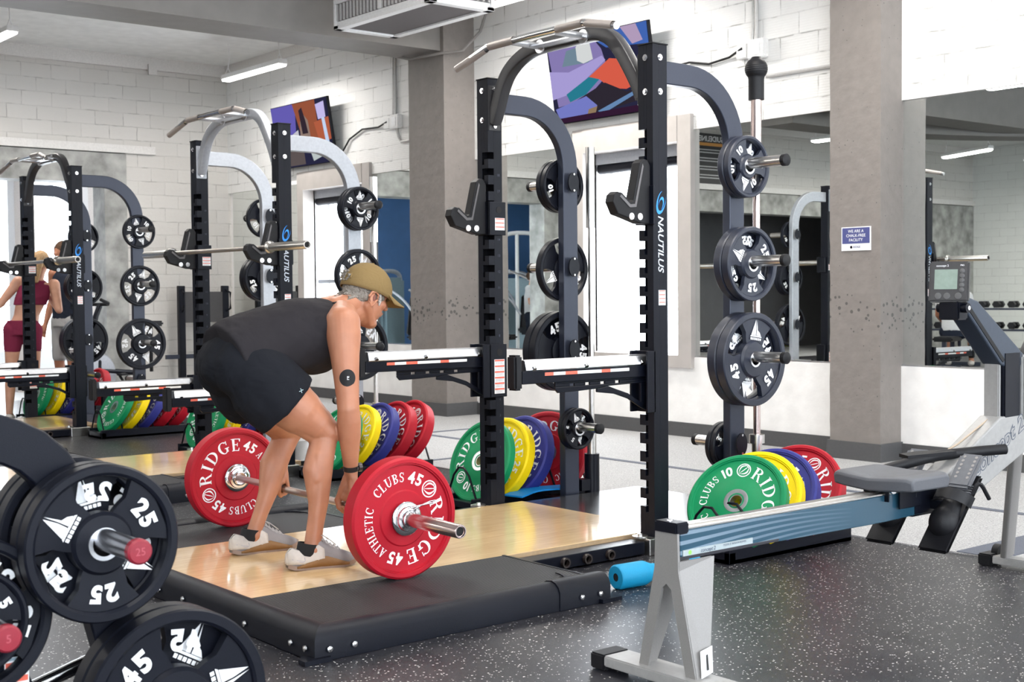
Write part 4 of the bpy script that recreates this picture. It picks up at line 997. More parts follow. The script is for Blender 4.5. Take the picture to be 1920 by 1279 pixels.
# steel collars either side of each plate
def collar(t, lab, inner=False):
    o = empty('bar_collar', bc+bd*t, (0, 0, math.atan2(bd.y, bd.x)), lab, 'collar', 'collars on the lifted barbell')
    q = MB(); q.lathe([(.0265, 0), (.060, 0), (.063, .005), (.058, .010), (.047, .012), (.044, .020), (.034, .022), (.032, .034), (.0265, .036)], d=(1, 0, 0), n=40, loop=True); q.build('steel_flange', CHR, o)
    if inner: return o
    q = MB(); q.tube([(.024, .02, .035), (.028, .055, .05), (.026, .085, .058), (.028, .11, .060)], .0032, 8); q.tube([(.024, .0, .04), (.03, .04, .048), (.028, .10, .052)], .0032, 8); q.build('spring_handle', CHR, o)
    return o
collar(.655+.095, 'chrome spring collar on the near end of the lifted barbell')
o = collar(-.655-.0, 'chrome flange on the inside of the far red plate', True); o.location = bc+bd*(-.655-.012); 
# racked barbells
for ri, ry, d_ in ((1, RY[1], -.02), (2, RY[2], -.02)):
    barbell((-.125+(-.05 if ri == 2 else 0), 3.80 if ri == 1 else 7.14, 1.42), (0, 0, R_(-90+(.8 if ri == 1 else -.6))), ['', 'empty barbell racked on the hooks of the silver-armed rack', 'empty barbell racked on the hooks of the rack by the doorway'][ri], STL)
# upright bars stored behind the posts
def vbar(y, lab, ball):
    o = empty('barbell', (.72, y, .02), label=lab, cat='barbell')
    q = MB(); q.cyl((0, 0, .01), (0, 0, .40), .0245, n=24); q.cyl((0, 0, .40), (0, 0, .44), .036, n=24) if ball else None; q.build('lower_sleeve', STL, o)
    q = MB(); q.cyl((0, 0, .44 if ball else .40), (0, 0, 1.62), .0145 if not ball else .0165, n=20); q.build('shaft', PINKST if ball else STL, o)
    q = MB(); q.cyl((0, 0, 1.62 if ball else 1.45), (0, 0, 2.0 if ball else 1.875), .0245, n=24); q.build('upper_sleeve', PINKST if ball else STL, o)
    if ball:
        q = MB(); pr = [(0, 2.19), (.02, 2.187)]+[(.052*cos(R_(a))+(.0015 if i % 2 else 0), 2.132+.052*sin(R_(a))) for i, a in enumerate(range(60, -50, -5))]+[(.036, 2.085), (.036, 1.99), (.025, 1.99)]
        q.lathe(pr, n=32); q.build('rubber_ball_grip', RUB, o)
    return o
vbar(W_/2, 'upright steel bar with a black ball grip, behind the lifter\'s rack', True)
vbar(SP+W_/2, 'plain steel bar stored upright behind the lifter\'s rack', False)
o = vbar(RY[1]+W_/2, 'plain steel bar stored upright behind the right post of the silver-armed rack', False)
# ================================================================== PEOPLE
def skinmat(name, c):
    m, n, b = nt(name); setb(b, c, .48); co = objco(n)
    t = N(n, 'TexNoise'); t.inputs['Scale'].default_value = 18; t.inputs['Detail'].default_value = 5; n.links.new(co, t.inputs['Vector'])
    cc = ramp(n, t.outputs[0], [(.3, (c[0]*.93, c[1]*.86, c[2]*.84)), (.7, (min(1, c[0]*1.06), c[1]*1.04, c[2]*1.03))]); n.links.new(cc, b.inputs['Base Color'])
    b.inputs['Subsurface Weight'].default_value = .08; b.inputs['Subsurface Radius'].default_value = (.03, .012, .008); b.inputs['Subsurface Scale'].default_value = .3
    t2 = N(n, 'TexNoise'); t2.inputs['Scale'].default_value = 160; n.links.new(co, t2.inputs['Vector']); bump(n, b, t2.outputs[0], .12, .001)
    return m
SKIN = skinmat('tanned_skin', (.40, .175, .10)); SKIN2 = skinmat('fair_skin', (.58, .32, .22))
def clothmat(name, c, fold=.5, fs=7, fine=900):
    m, n, b = nt(name); setb(b, c, .85, spec=.12); b.inputs['Sheen Weight'].default_value = .0; co = objco(n)
    t = N(n, 'TexNoise'); t.inputs['Scale'].default_value = fs; t.inputs['Detail'].default_value = 3; t.inputs['Distortion'].default_value = 1.2; n.links.new(co, t.inputs['Vector'])
    t2 = N(n, 'TexNoise'); t2.inputs['Scale'].default_value = fine; n.links.new(co, t2.inputs['Vector'])
    a = N(n, 'Math', _operation='MULTIPLY_ADD'); n.links.new(t2.outputs[0], a.inputs[0]); a.inputs[1].default_value = .06; n.links.new(t.outputs[0], a.inputs[2])
    bump(n, b, a.outputs[0], fold, .02); return m
TANK = clothmat('charcoal_jersey', (.022, .020, .023), .5, 6); SHORT = clothmat('black_mesh_short', (.011, .012, .016), .55, 6)
CAPM = clothmat('olive_tan_cotton', (.20, .135, .058), .25, 20, 1500)
HAIRM = clothmat('grey_hair', (.27, .24, .21), 1.0, 60, 400); HAIRL = clothmat('silver_hair', (.55, .52, .5), .8, 80, 400)

def rcone(bm, p0, r0, p1, r1, n=20, k=6):
    """closed capsule with different end radii"""
    p0 = Vector(p0); p1 = Vector(p1); x, y, d = frame(p1-p0) if (p1-p0).length > 1e-6 else (Vector((1, 0, 0)), Vector((0, 1, 0)), Vector((0, 0, 1)))
    rs = []
    for i in range(k+1):
        a = -pi/2+pi/2*i/k; rs.append((p0+d*sin(a)*r0, max(cos(a)*r0, 1e-4)))
    for i in range(k+1):
        a = pi/2*i/k; rs.append((p1+d*sin(a)*r1, max(cos(a)*r1, 1e-4)))
    bv = [[bm.verts.new(c+(x*cos(2*pi*j/n)+y*sin(2*pi*j/n))*r) for j in range(n)] for c, r in rs]
    for a, b in zip(bv[:-1], bv[1:]):
        for j in range(n): bm.faces.new((a[j], a[(j+1) % n], b[(j+1) % n], b[j]))
    bm.faces.new(bv[0][::-1]); bm.faces.new(bv[-1])
def ell(bm, c, r, rot=None, n=24):
    """ellipsoid; rot: 3x3 matrix with columns = axes"""
    t = bmesh.new(); bmesh.ops.create_uvsphere(t, u_segments=n, v_segments=n//2, radius=1)
    mp = [bm.verts.new(Vector(c)+((rot @ Vector((v.co.x*r[0], v.co.y*r[1], v.co.z*r[2]))) if rot else Vector((v.co.x*r[0], v.co.y*r[1], v.co.z*r[2])))) for v in t.verts]
    t.verts.index_update()
    for f in t.faces: bm.faces.new([mp[v.index] for v in f.verts])
    t.free()
def loft(bm, secs, n=32):
    """secs: (centre, side half, up half, side vector, up vector[, power])"""
    bv = []
    for s in secs:
        c, a, b, sv, uv = s[:5]; pw = s[5] if len(s) > 5 else 1.0
        row = []
        for i in range(n):
            t = 2*pi*i/n; ca, sa = cos(t), sin(t)
            row.append(bm.verts.new(Vector(c)+Vector(sv)*a*math.copysign(abs(ca)**pw, ca)+Vector(uv)*b*math.copysign(abs(sa)**pw, sa)))
        bv.append(row)
    for a, b in zip(bv[:-1], bv[1:]):
        for j in range(n): bm.faces.new((a[j], a[(j+1) % n], b[(j+1) % n], b[j]))
    bm.faces.new(bv[0][::-1]); bm.faces.new(bv[-1])
def fuse(name, bm, mt, parent, voxel=.005, smooth=6, fac=.5, disp=0, dscale=.1):
    bmesh.ops.recalc_face_normals(bm, faces=bm.faces[:])
    me = bpy.data.meshes.new(name); bm.to_mesh(me); bm.free(); o = bpy.data.objects.new(name, me); COL.objects.link(o)
    r = o.modifiers.new('r', 'REMESH'); r.mode = 'VOXEL'; r.voxel_size = voxel
    if smooth: s = o.modifiers.new('s', 'SMOOTH'); s.iterations = smooth; s.factor = fac
    if disp:
        tx = bpy.data.textures.new('folds', 'CLOUDS'); tx.noise_scale = dscale; tx.noise_depth = 2
        d = o.modifiers.new('d', 'DISPLACE'); d.texture = tx; d.strength = disp; d.mid_level = .5
    dg = bpy.context.evaluated_depsgraph_get(); new = bpy.data.meshes.new_from_object(o.evaluated_get(dg))
    o.modifiers.clear(); o.data = new; new.materials.clear(); new.materials.append(mt)
    for p in new.polygons: p.use_smooth = True; p.material_index = 0
    o.parent = parent; return o
def chain(bm, pts, n=20):
    for (a, ra), (b, rb) in zip(pts[:-1], pts[1:]): rcone(bm, a, ra, b, rb, n)
V = Vector
# ------------------------------------------------------------------ the lifter
man = empty('person', (0, 0, 0), label='man in black tank top, dark shorts and tan cap bending to grip the loaded barbell', cat='person')
pel = V((-1.625, .66, .862))
hipN, hipF = V((-1.61, .565, .845)), V((-1.60, .755, .845))
knN, knF = V((-1.350, .46, .590)), V((-1.262, .905, .555))
anN, anF = V((-1.437, .415, .175)), V((-1.462, .835, .18))
shN, shF = V((-1.258, .475, 1.015)), V((-1.215, .845, 1.0))
elN, elF = V((-1.305, .365, .682)), V((-1.255, .955, .66))
wrN, wrF = V((-1.268, .412, .436)), V((-1.245, 1.0, .43))
def barx(y): return -1.2659+(.7482-y)*-.0346
bm = bmesh.new()
# torso under the clothes
TS = [((-1.62, .66, .87), .150, .115), ((-1.50, .66, .925), .132, .098), ((-1.40, .66, .955), .140, .108), ((-1.29, .66, .975), .160, .118), ((-1.20, .66, .995), .150, .105), ((-1.15, .66, 1.01), .09, .07)]
ax_ = V((.93, 0, .30)).normalized(); up_ = V((-.30, 0, .93)).normalized()
loft(bm, [(c, a, b, (0, 1, 0), up_) for c, a, b in TS])
rcone(bm, (-1.20, .57, 1.045), .06, shN, .068); rcone(bm, (-1.20, .75, 1.045), .06, shF, .068)     # shoulders
rcone(bm, (-1.17, .66, 1.035), .070, (-1.085, .66, 1.07), .062)                                    # neck
rcone(bm, (-1.2, .62, 1.07), .05, (-1.12, .635, 1.09), .045); rcone(bm, (-1.2, .70, 1.07), .05, (-1.12, .685, 1.09), .045)
for hip, kn, an, sg in ((hipN, knN, anN, -1), (hipF, knF, anF, 1)):
    th = kn-hip; L = lambda t: hip+th*t
    chain(bm, [(hip, .092), (L(.35)+V((0, 0, -.014)), .106), (L(.62)+V((0, 0, -.008)), .094), (L(.86), .070), (kn, .058)], 24)
    rcone(bm, L(.45)+V((.02, 0, .03)), .07, L(.85)+V((.01, 0, .012)), .045)         # quadriceps
    rcone(bm, L(.4)+V((-.02, 0, -.045)), .06, L(.93)+V((-.035, 0, -.03)), .03)      # hamstring
    ell(bm, kn+V((.022, -.004, .005)), (.036, .040, .042))
    sh = an-kn; K = lambda t: kn+sh*t; bk = V((-.030, 0, .0))
    chain(bm, [(kn+V((-.008, 0, -.02)), .052), (K(.22)+V((-.012, 0, 0)), .053), (K(.40)+V((-.008, 0, 0)), .049), (K(.62), .040), (K(.85), .031), (an, .031)], 24)
    rcone(bm, K(.10)+bk, .034, K(.34)+bk*1.35, .040); rcone(bm, K(.34)+bk*1.35, .040, K(.62)+bk*.6, .026)   # calf
    rcone(bm, K(.2)+bk*1.0+V((0, sg*.018, 0)), .030, K(.42)+bk*1.0+V((0, sg*.016, 0)), .028)
    rcone(bm, K(.6)+bk*.55, .018, an+V((-.036, 0, -.04)), .013)
    rcone(bm, an, .031, an+V((-.018, 0, -.05)), .035); ell(bm, an+V((-.012, -.030, -.030)), (.014, .011, .016)); ell(bm, an+V((-.012, .030, -.030)), (.014, .011, .016))
    rcone(bm, an+V((-.016, 0, -.05)), .033, an+V((.02, 0, -.075)), .024)
for sh, el, wr, sg in ((shN, elN, wrN, -1), (shF, elF, wrF, 1)):
    A = lambda t: sh+(el-sh)*t; B = lambda t: el+(wr-el)*t
    chain(bm, [(sh, .070), (A(.18), .068), (A(.38), .058), (A(.60), .051), (A(.85), .045), (el, .043)], 24)
    rcone(bm, A(.05)+V((0, sg*.012, 0)), .056, A(.32)+V((0, sg*.008, 0)), .040)       # deltoid
    rcone(bm, A(.3)+V((.018, 0, 0)), .036, A(.75)+V((.014, 0, 0)), .033)             # biceps
    rcone(bm, A(.25)+V((-.02, 0, 0)), .036, A(.75)+V((-.012, 0, 0)), .030)
    ell(bm, el+V((-.022, 0, -.0)), (.022, .026, .03))
    chain(bm, [(el, .043), (B(.18), .047), (B(.38), .045), (B(.68), .036), (B(.92), .029), (wr, .028)], 22)
    rcone(bm, wr+V((0, -.008, 0)), .022, wr+V((0, -.010, -.03)), .021); rcone(bm, wr+V((0, .010, 0)), .022, wr+V((0, .012, -.03)), .021)
    # hand: overhand grip, knuckles forward, thumb towards the other hand
    y0 = wr.y; iy = -sg      # index side
    bz = bc.z
    for k, off in enumerate((-.033, -.011, .011, .032)):
        yy = y0+iy*off; bx_ = barx(yy); R = .0235; rr0 = (.0085, .0092, .0094, .009)[k]
        kn_ = V((bx_+.014, yy, bz+.040+(.003, .007, .008, .004)[k]))
        rcone(bm, V((wr.x-.001, y0+iy*off*.62, wr.z-.028)), .0145, kn_, .0125, 12)
        a0 = 58; pts = [(kn_, .0112)]
        for a, r in ((20, rr0+.001), (-25, rr0+.0005), (-70, rr0), (-120, rr0-.0005), (-160, rr0-.001)):
            pts.append((V((bx_+R*cos(R_(a)), yy, bz+R*sin(R_(a)))), r))
        chain(bm, pts, 10)
    ell(bm, (barx(y0)+.001, y0, bz+.050), (.023, .044, .030)); ell(bm, (barx(y0)-.010, y0+iy*.012, bz+.032), (.018, .040, .020))
    yy = y0+iy*.042
    rcone(bm, (wr.x-.008, y0+iy*.018, wr.z-.03), .018, (barx(yy)-.018, yy-iy*.012, bz+.048), .0165, 14)        # thumb base
    chain(bm, [((barx(yy)-.018, yy-iy*.010, bz+.046), .015), ((barx(yy)-.028, yy+iy*.002, bz+.018), .0128), ((barx(yy)-.026, yy-iy*.004, bz-.010), .0118), ((barx(yy)-.010, yy-iy*.014, bz-.028), .0108)], 12)
    rcone(bm, (wr.x-.006, y0-iy*.012, wr.z-.035), .015, (barx(yy)-.006, y0-iy*.026, bz+.040), .015, 12)
# head
HF = V((cos(R_(19))*cos(R_(3)), sin(R_(3))*cos(R_(19)), -sin(R_(19)))); HS = V((0, 0, 1)).cross(HF).normalized(); HU = HF.cross(HS).normalized()
HR = Matrix((HF, HS, HU)).transposed(); HC = V((-1.030, .655, 1.128))
def hp(f, s, u): return HC+HF*f+HS*s+HU*u
ell(bm, hp(-.004, 0, .022), (.098, .076, .086), HR, 32); ell(bm, hp(.020, 0, -.042), (.068, .063, .086), HR, 28)
ell(bm, hp(.050, 0, -.108), (.034, .034, .026), HR)                      # chin
for s in (-1, 1):
    rcone(bm, hp(-.018, s*.056, -.056), .022, hp(.043, s*.026, -.112), .018)      # jaw
    ell(bm, hp(.055, s*.040, -.028), (.026, .022, .022), HR); ell(bm, hp(.078, s*.026, .020), (.016, .022, .010), HR)
    ell(bm, hp(.066, s*.028, .002), (.013, .013, .011), HR)
    # ear
    ell(bm, hp(-.018, s*.076, -.030), (.019, .009, .031), HR); 
rcone(bm, hp(.090, 0, .008), .009, hp(.112, 0, -.026), .0115); ell(bm, hp(.110, -.0, -.030), (.012, .017, .009), HR)
ell(bm, hp(.092, 0, -.055), (.010, .022, .006), HR); ell(bm, hp(.088, 0, -.066), (.010, .019, .006), HR)
rcone(bm, hp(-.045, 0, -.045), .058, (-1.14, .66, 1.06), .062)
fuse('body', bm, SKIN, man, .0042, 5)
# facial details
for s in (-1, 1):
    q = MB(); q.lathe([(0, .012), (.006, .0104), (.0104, .006), (.012, 0)], o=hp(.068, s*.029, .003), d=HF, n=14); ey = q.build('eye', WHT, man)
    q = MB(); q.lathe([(0, .0128), (.004, .012), (.0045, .0112)], o=hp(.068, s*.029, .003), d=HF, n=12); q.build('iris', mat('dark_iris', (.05, .03, .02), .3), ey)
# ear ring (helix) and hollow
def hpe(f, s, u): return hp(f, s, u-.018)
for s in (-1, 1):
    q = MB(); q.tube([hpe(-.030+.0, s*.083, .014), hpe(-.012, s*.086, .024), hpe(.004, s*.083, .012), hpe(.004, s*.082, -.006), hpe(-.006, s*.080, -.028), hpe(-.014, s*.078, -.036)][::1], .0048, 8)
    q.tube([hpe(-.012, s*.086, .024), hpe(-.032, s*.085, .016), hpe(-.040, s*.084, -.004), hpe(-.030, s*.081, -.024), hpe(-.014, s*.078, -.038)], .0050, 8)
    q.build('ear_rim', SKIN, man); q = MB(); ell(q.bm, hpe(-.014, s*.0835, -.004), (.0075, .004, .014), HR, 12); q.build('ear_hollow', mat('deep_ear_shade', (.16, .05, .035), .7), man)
# hair
bm = bmesh.new()
ell(bm, hp(-.012, 0, .004), (.100, .0785, .066), HR, 28)
ell(bm, hp(-.052, 0, -.030), (.058, .064, .040), HR)
for s in (-1, 1): rcone(bm, hp(-.035, s*.052, -.02), .024, hp(-.07, s*.03, -.045), .022)
rnd = random.Random(3)
for i in range(46):
    a = rnd.uniform(-1, 1); b_ = rnd.uniform(0, 1); p = hp(-.080-.018*b_, a*.05, -.020-.035*b_)
    rcone(bm, p, .009, p-HF*rnd.uniform(.02, .045)+HU*rnd.uniform(-.03, .004)+HS*a*.012, .0025, 8, 3)
for i in range(34):      # tuft pushed out through the back of the cap
    a = rnd.uniform(0, 2*pi); r_0 = rnd.uniform(0, .022); p = hp(-.096, cos(a)*r_0, .040+sin(a)*r_0)
    rcone(bm, p, .009, p-HF*rnd.uniform(.015, .036)+HU*rnd.uniform(-.018, .012)+HS*cos(a)*.012, .0035, 8, 3)
hair = fuse('hair', bm, HAIRM, man, .0035, 1, .4)
bm = bmesh.new()
for s in (-1, 1):
    for i in range(9): p = hp(.012+.002*i, s*(.0745-.0012*i), .012-.004*i); rcone(bm, p, .0085, p+HU*-.018+HF*.004, .004, 8, 3)
fuse('sideburn', bm, HAIRL, man, .003, 1)
# cap
def capshell(rf, rs, ru, lo, name, mt, thick=.004):
    q = MB(); n1, n2 = 40, 14; rings = []
    for i in range(n2+1):
        ph = R_(lo)+(pi/2-R_(lo))*i/n2
        rings.append([hp(-.006, 0, .018)+HF*rf*cos(ph)*cos(t)+HS*rs*cos(ph)*sin(t)+HU*(ru*sin(ph)+(.006*cos(t) if 0 else 0)) for t in [2*pi*j/n1 for j in range(n1)]])
    q.rings(rings, cap0=False, cap1=True); o = q.build(name, mt, man, smooth=60)
    s_ = o.modifiers.new('t', 'SOLIDIFY'); s_.thickness = thick; s_.offset = -1; return o
cap = capshell(.118, .092, .112, -8, 'cap', CAPM)
q = MB()      # brim, curved and turned down
rows = []
for i in range(9):
    u = i/8; row = []
    for j in range(17):
        a = R_(-62+124*j/16); L = .088*max(0, cos(a*1.18))**.42*u
        base = hp(-.006, 0, .018)+HF*.112*cos(a)+HS*.087*sin(a)+HU*.004
        d = HF*L*1.0-HU*(L*.20+.020*u*(sin(a)**2)*1.6); row.append(base+d)
    rows.append(row)
q.rings(rows, False, False, closed=False); br_ = q.build('cap_brim', CAPM, cap, smooth=60); s_ = br_.modifiers.new('t', 'SOLIDIFY'); s_.thickness = .0045; s_.offset = 0
q = MB(); q.lathe([(0, .005), (.005, .004), (.0075, 0)], o=hp(-.006, 0, .018)+HU*.112, d=HU, n=16); q.build('cap_button', CAPM, cap)
q = MB(); q.tube([hp(-.006, 0, .018)-HF*.113+HU*.012+HS*(.034*cos(t)) + HU*.034*sin(t) - HF*(-.018*abs(sin(t))**2) for t in [pi*j/12 for j in range(13)]], .0032, 8); q.build('cap_back_opening', CAPM, cap)
# tank top
bm = bmesh.new()
TT = [((-1.68, .66, .878), .172, .140), ((-1.62, .66, .897), .174, .147), ((-1.50, .66, .932), .168, .148), ((-1.40, .66, .952), .172, .156), ((-1.30, .66, .962), .182, .160), ((-1.215, .66, .985), .168, .138), ((-1.165, .66, 1.01), .118, .098)]
loft(bm, [(c, a, b, (0, 1, 0), up_) for c, a, b in TT], 40)
rcone(bm, (-1.25, .585, 1.06), .040, (-1.185, .60, 1.055), .032); rcone(bm, (-1.25, .735, 1.06), .040, (-1.185, .72, 1.055), .032)
rcone(bm, (-1.33, .53, 1.0), .055, (-1.255, .56, 1.03), .045); rcone(bm, (-1.33, .79, 1.0), .055, (-1.255, .76, 1.03), .045)
tank = fuse('tank_top', bm, TANK, man, .006, 8, .5, disp=.018, dscale=.13)
q = MB(); q.tube(smooth_path([(-1.246, .560, 1.092), (-1.205, .585, 1.095), (-1.165, .592, 1.070), (-1.150, .590, 1.02), (-1.16, .585, .97)], 2), .006, 8); q.build('neckline_binding', mat('black_binding', (.008, .008, .01), .8), tank)
# shorts
bm = bmesh.new()
ell(bm, (-1.635, .66, .868), (.138, .168, .118), Matrix((ax_, V((0, 1, 0)), up_)).transposed())
ell(bm, (-1.635, .585, .850), (.122, .104, .126)); ell(bm, (-1.635, .735, .850), (.122, .104, .126))
loft(bm, [(c, a, b, (0, 1, 0), up_) for c, a, b in (((-1.66, .66, .868), .164, .128), ((-1.58, .66, .898), .156, .128), ((-1.52, .66, .915), .130, .105))], 40)
for hip, kn, s, k1 in ((hipN, knN, -1, .50), (hipF, knF, 1, .34)):
    t = (kn-hip).normalized(); Lh = (kn-hip).length; sv = t.cross(V((0, 0, 1))).normalized(); uv = sv.cross(t)
    loft(bm, [(hip+t*a*Lh+uv*o_, w, h, sv, uv) for a, w, h, o_ in ((-.28, .05, .06, 0), (-.15, .095, .105, 0), (.02, .112, .130, -.008), (.14, .122, .146, -.016), (min(.32, k1-.06), .124, .146, -.020), (k1, .124, .144, -.020), (k1+.03, .123, .143, -.020))], 36)
sho = fuse('shorts', bm, SHORT, man, .006, 7, .5, disp=.015, dscale=.11)
t = (knN-hipN).normalized(); sv = t.cross(V((0, 0, 1))).normalized()
q = MB()      # small pale mark near the hem
o0 = hipN+t*.20+sv*.135+V((0.015, -.012, .055)); mx_ = V((.80, -.25, -.45)).normalized(); my_ = V((.35, -.2, .9)).normalized()
for s in (1, -1): q.tube([o0+mx_*-.006+my_*s*.0065, o0+my_*s*.0012, o0+mx_*.006+my_*s*.0065], .0014, 6)
q.build('pale_leg_mark', mat('pale_teal_print', (.45, .6, .62), .5), sho)
# watch, arm patch
def ringband(c, d, r, w, th, name, mt):
    q = MB(); q.lathe([(r, -w), (r+th, -w), (r+th, w), (r, w)], o=c, d=d, n=32, loop=True); return q.build(name, mt, man)
dN = (wrN-elN).normalized(); wb_ = ringband(wrN-dN*.012, dN, .0265, .010, .004, 'watch_band', mat('black_silicone', (.015, .015, .017), .4))
q = MB(); q.cyl(wrN-dN*.012+V((.028, -.006, 0)), wrN-dN*.012+V((.042, -.008, 0)), .018, n=24); q.cyl(wrN-dN*.012+V((.012, -.029, 0)), wrN-dN*.012+V((.012, -.034, 0)), .004, n=10); q.build('watch_case', mat('dark_watch_steel', (.05, .04, .04), .35, .3), wb_)
pc = shN+(elN-shN)*.64; pn = V((-.45, -.88, .05)).normalized(); pxv = V((.88, -.45, 0)).normalized(); pyv = V((0, 0, 1))
q = MB(); P_ = []
rows = []
for rr_k in (0.01, .35, .7, 1.0):
    rows.append([pc+(V((cos(t)*.031*rr_k, 0, 0)).x*pxv+pyv*(.034*rr_k*sin(t)*(1.0)))*(1)+pn*(.0600-.012*(rr_k*cos(t))**2*1.3) for t in [2*pi*i/36 for i in range(36)]])
q.rings(rows, True, False); pt_ = q.build('arm_patch', mat('black_fabric_patch', (.01, .01, .012), .8), man, smooth=60)
q = MB(); text(q, 're', pc+pn*.0612, pyv, -pxv, .018, .006); q.build('patch_letters', WHT, pt_, smooth=0)
# shoes
UPG = clothmat('grey_knit_upper', (.24, .225, .235), .15, 30, 1500); UPW = mat('off_white_heel', (.50, .46, .43), .55); GUM = mat('tan_gum_side', (.19, .088, .024), .6, 0, .3, 400); SOLEM = mat('grey_brown_outsole', (.25, .18, .15), .6)
def shoe(heel, toe, lab):
    heel = V(heel); toe = V(toe); d = (toe-heel); L = d.length; d.normalize(); s = V((0, 0, 1)).cross(d).normalized()
    Mx = Matrix((d, s, V((0, 0, 1)))).transposed().to_4x4(); Mx.translation = heel; k = L/.30
    def T(x, y, z): return Mx @ V((x*k, y, z))
    def wid(x): # half width along length
        X = [0, .02, .06, .12, .18, .23, .27, .292, .30]; Wd = [.012, .030, .036, .034, .043, .050, .044, .026, .008]; return float(np.interp(x, X, Wd))
    xs = [0, .006, .02, .04, .07, .10, .13, .16, .19, .22, .25, .27, .285, .295, .30]
    toph = lambda x: float(np.interp(x, [0, .015, .04, .07, .10, .125, .15, .18, .22, .26, .285, .30], [.064, .084, .078, .070, .092, .122, .108, .086, .066, .052, .040, .024]))
    root = empty('shoe', (0, 0, 0), label=lab, cat='shoe', group="the lifter's shoes")
    def seg(x, z): return float(np.interp(x, xs, xs))
    q = MB(); rings = []
    for x in xs:
        w, h = wid(x), toph(x); zb = .016; row = []
        for i in range(21):
            t = pi*i/20; row.append(T(x, cos(t)*w*(1.0 if i not in (0, 20) else 1.0), zb+(h-zb)*abs(sin(t))**.75))
        row += [T(x, -w*.9, zb-.004), T(x, w*.9, zb-.004)]
        rings.append(row)
    q.rings(rings); up_o = q.build('knit_upper', UPG, root, smooth=70)
    q = MB(); A = []     # off-white heel shell wrapped round the back
    for i in range(15):
        x = -.0025+.150*i/14; xx = max(0, x); w, h = wid(xx)+.003, toph(xx)+.002; tm = float(np.interp(x, [0, .05, .09, .15], [78, 66, 50, 32])); row = []
        for sd in (1, -1):
            L_ = []
            for j in range(9):
                t = R_(4+(tm-4)*j/8); L_.append(T(x, sd*cos(t)*w, .016+(h-.016)*sin(t)**.75))
            row.append(L_)
        A.append(row)
    for sd in (0, 1): q.rings([r[sd] for r in A], False, False, closed=False)
    q.rings([A[0][0], A[0][1]], False, False, closed=False)
    hs = q.build('heel_shell', UPW, root, smooth=70); m_ = hs.modifiers.new('t', 'SOLIDIFY'); m_.thickness = .003; m_.offset = 0
    q = MB(); rings = []     # outsole
    for x in xs:
        w = wid(x)+.004; lift = float(np.interp(x, [0, .02, .06, .24, .30], [.010, .003, 0, 0, .014]))
        rings.append([T(x, -w, lift+.018), T(x, -w*.97, lift), T(x, w*.97, lift), T(x, w, lift+.018)])
    q.rings(rings); q.build('outsole', SOLEM, root, smooth=40)
    q = MB()     # tan wedge rising to mid-foot
    for sd in (-1, 1):
        rows_ = []
        for i in range(13):
            x = .03+.22*i/12; w = wid(x)+.0055; zt = float(np.interp(x, [.03, .15, .25], [.016, .050, .017])); rows_.append([T(x, sd*w, .010), T(x, sd*(w-.0005), .010+(zt-.010)*.5), T(x, sd*(w-.006*(zt/.05)), zt)])
        q.rings(rows_, False, False, closed=False)
    gs = q.build('gum_side_wrap', GUM, root, smooth=60); m_ = gs.modifiers.new('t', 'SOLIDIFY'); m_.thickness = .004; m_.offset = 0
    q = MB()     # laces
    for i in range(6):
        x = .135+.016*i; z = toph(x)+.002; w_ = .019
        q.tube([T(x, -w_, z-.008), T(x+.004, 0, z+.002), T(x+.012, w_, toph(x+.012)-.005)], .0024, 6); q.tube([T(x, w_, z-.008), T(x+.004, 0, z+.0035), T(x+.012, -w_, toph(x+.012)-.005)], .0024, 6)
    z = toph(.135)+.004
    q.tube(smooth_path([T(.135, 0, z), T(.150, -.025, z+.006), T(.185, -.034, z-.022), T(.20, -.028, z-.034)], 2), .0022, 6); q.tube(smooth_path([T(.135, 0, z), T(.155, .02, z+.006), T(.19, .03, z-.022)], 2), .0022, 6)
    q.build('laces', mat('grey_lace', (.4, .38, .38), .7), root)
    q = MB(); q.tube(smooth_path([T(.012, -wid(.012)-.005, .046), T(.045, -wid(.045)-.004, .026+.006), T(.065, -wid(.065)-.003, .034), T(.062, -wid(.062)-.001, .050)], 2), .0013, 6); q.tube(smooth_path([T(.012, -wid(.012)-.005, .046), T(.04, -wid(.04)-.004, .040), T(.06, -wid(.06)-.003, .036)], 2), .001, 6); q.build('side_mark', mat('lilac_grey_mark', (.35, .34, .4), .5), hs)
    q = MB(); q.lathe([(.037, 0), (.039, .012), (.0385, .046), (.034, .046), (.034, .0)], o=T(.080, 0, .052), d=(V((0, 0, 1))+d*.22), n=28, loop=True); q.build('sock', mat('black_sock', (.01, .01, .012), .9), root)
    return root
shoe((-1.548, .430, PZ), (-1.272, .378, PZ), 'grey and white shoe with a tan wedge, beside the near red barbell plate')
shoe((-1.572, .842, PZ), (-1.275, .828, PZ), 'grey and white shoe with a tan wedge, the one by the far red plate')
# ================================================================== ROWING MACHINE
rw = empty('rowing_machine', (0, -1.38, 0), label='indoor rowing machine with long blue rail and grey seat on the speckled floor', cat='rowing machine')
RGR = mat('rower_silver_grey', (.25, .24, .235), .4, .15, .05, 300); RGL = mat('rower_pale_grey', (.29, .285, .28), .42)
m, n, b = nt('rail_blue_waves'); setb(b, (.04, .1, .17), .22, .2, coat=.5); co = objco(n)
s_ = N(n, 'SeparateXYZ'); n.links.new(co, s_.inputs[0])
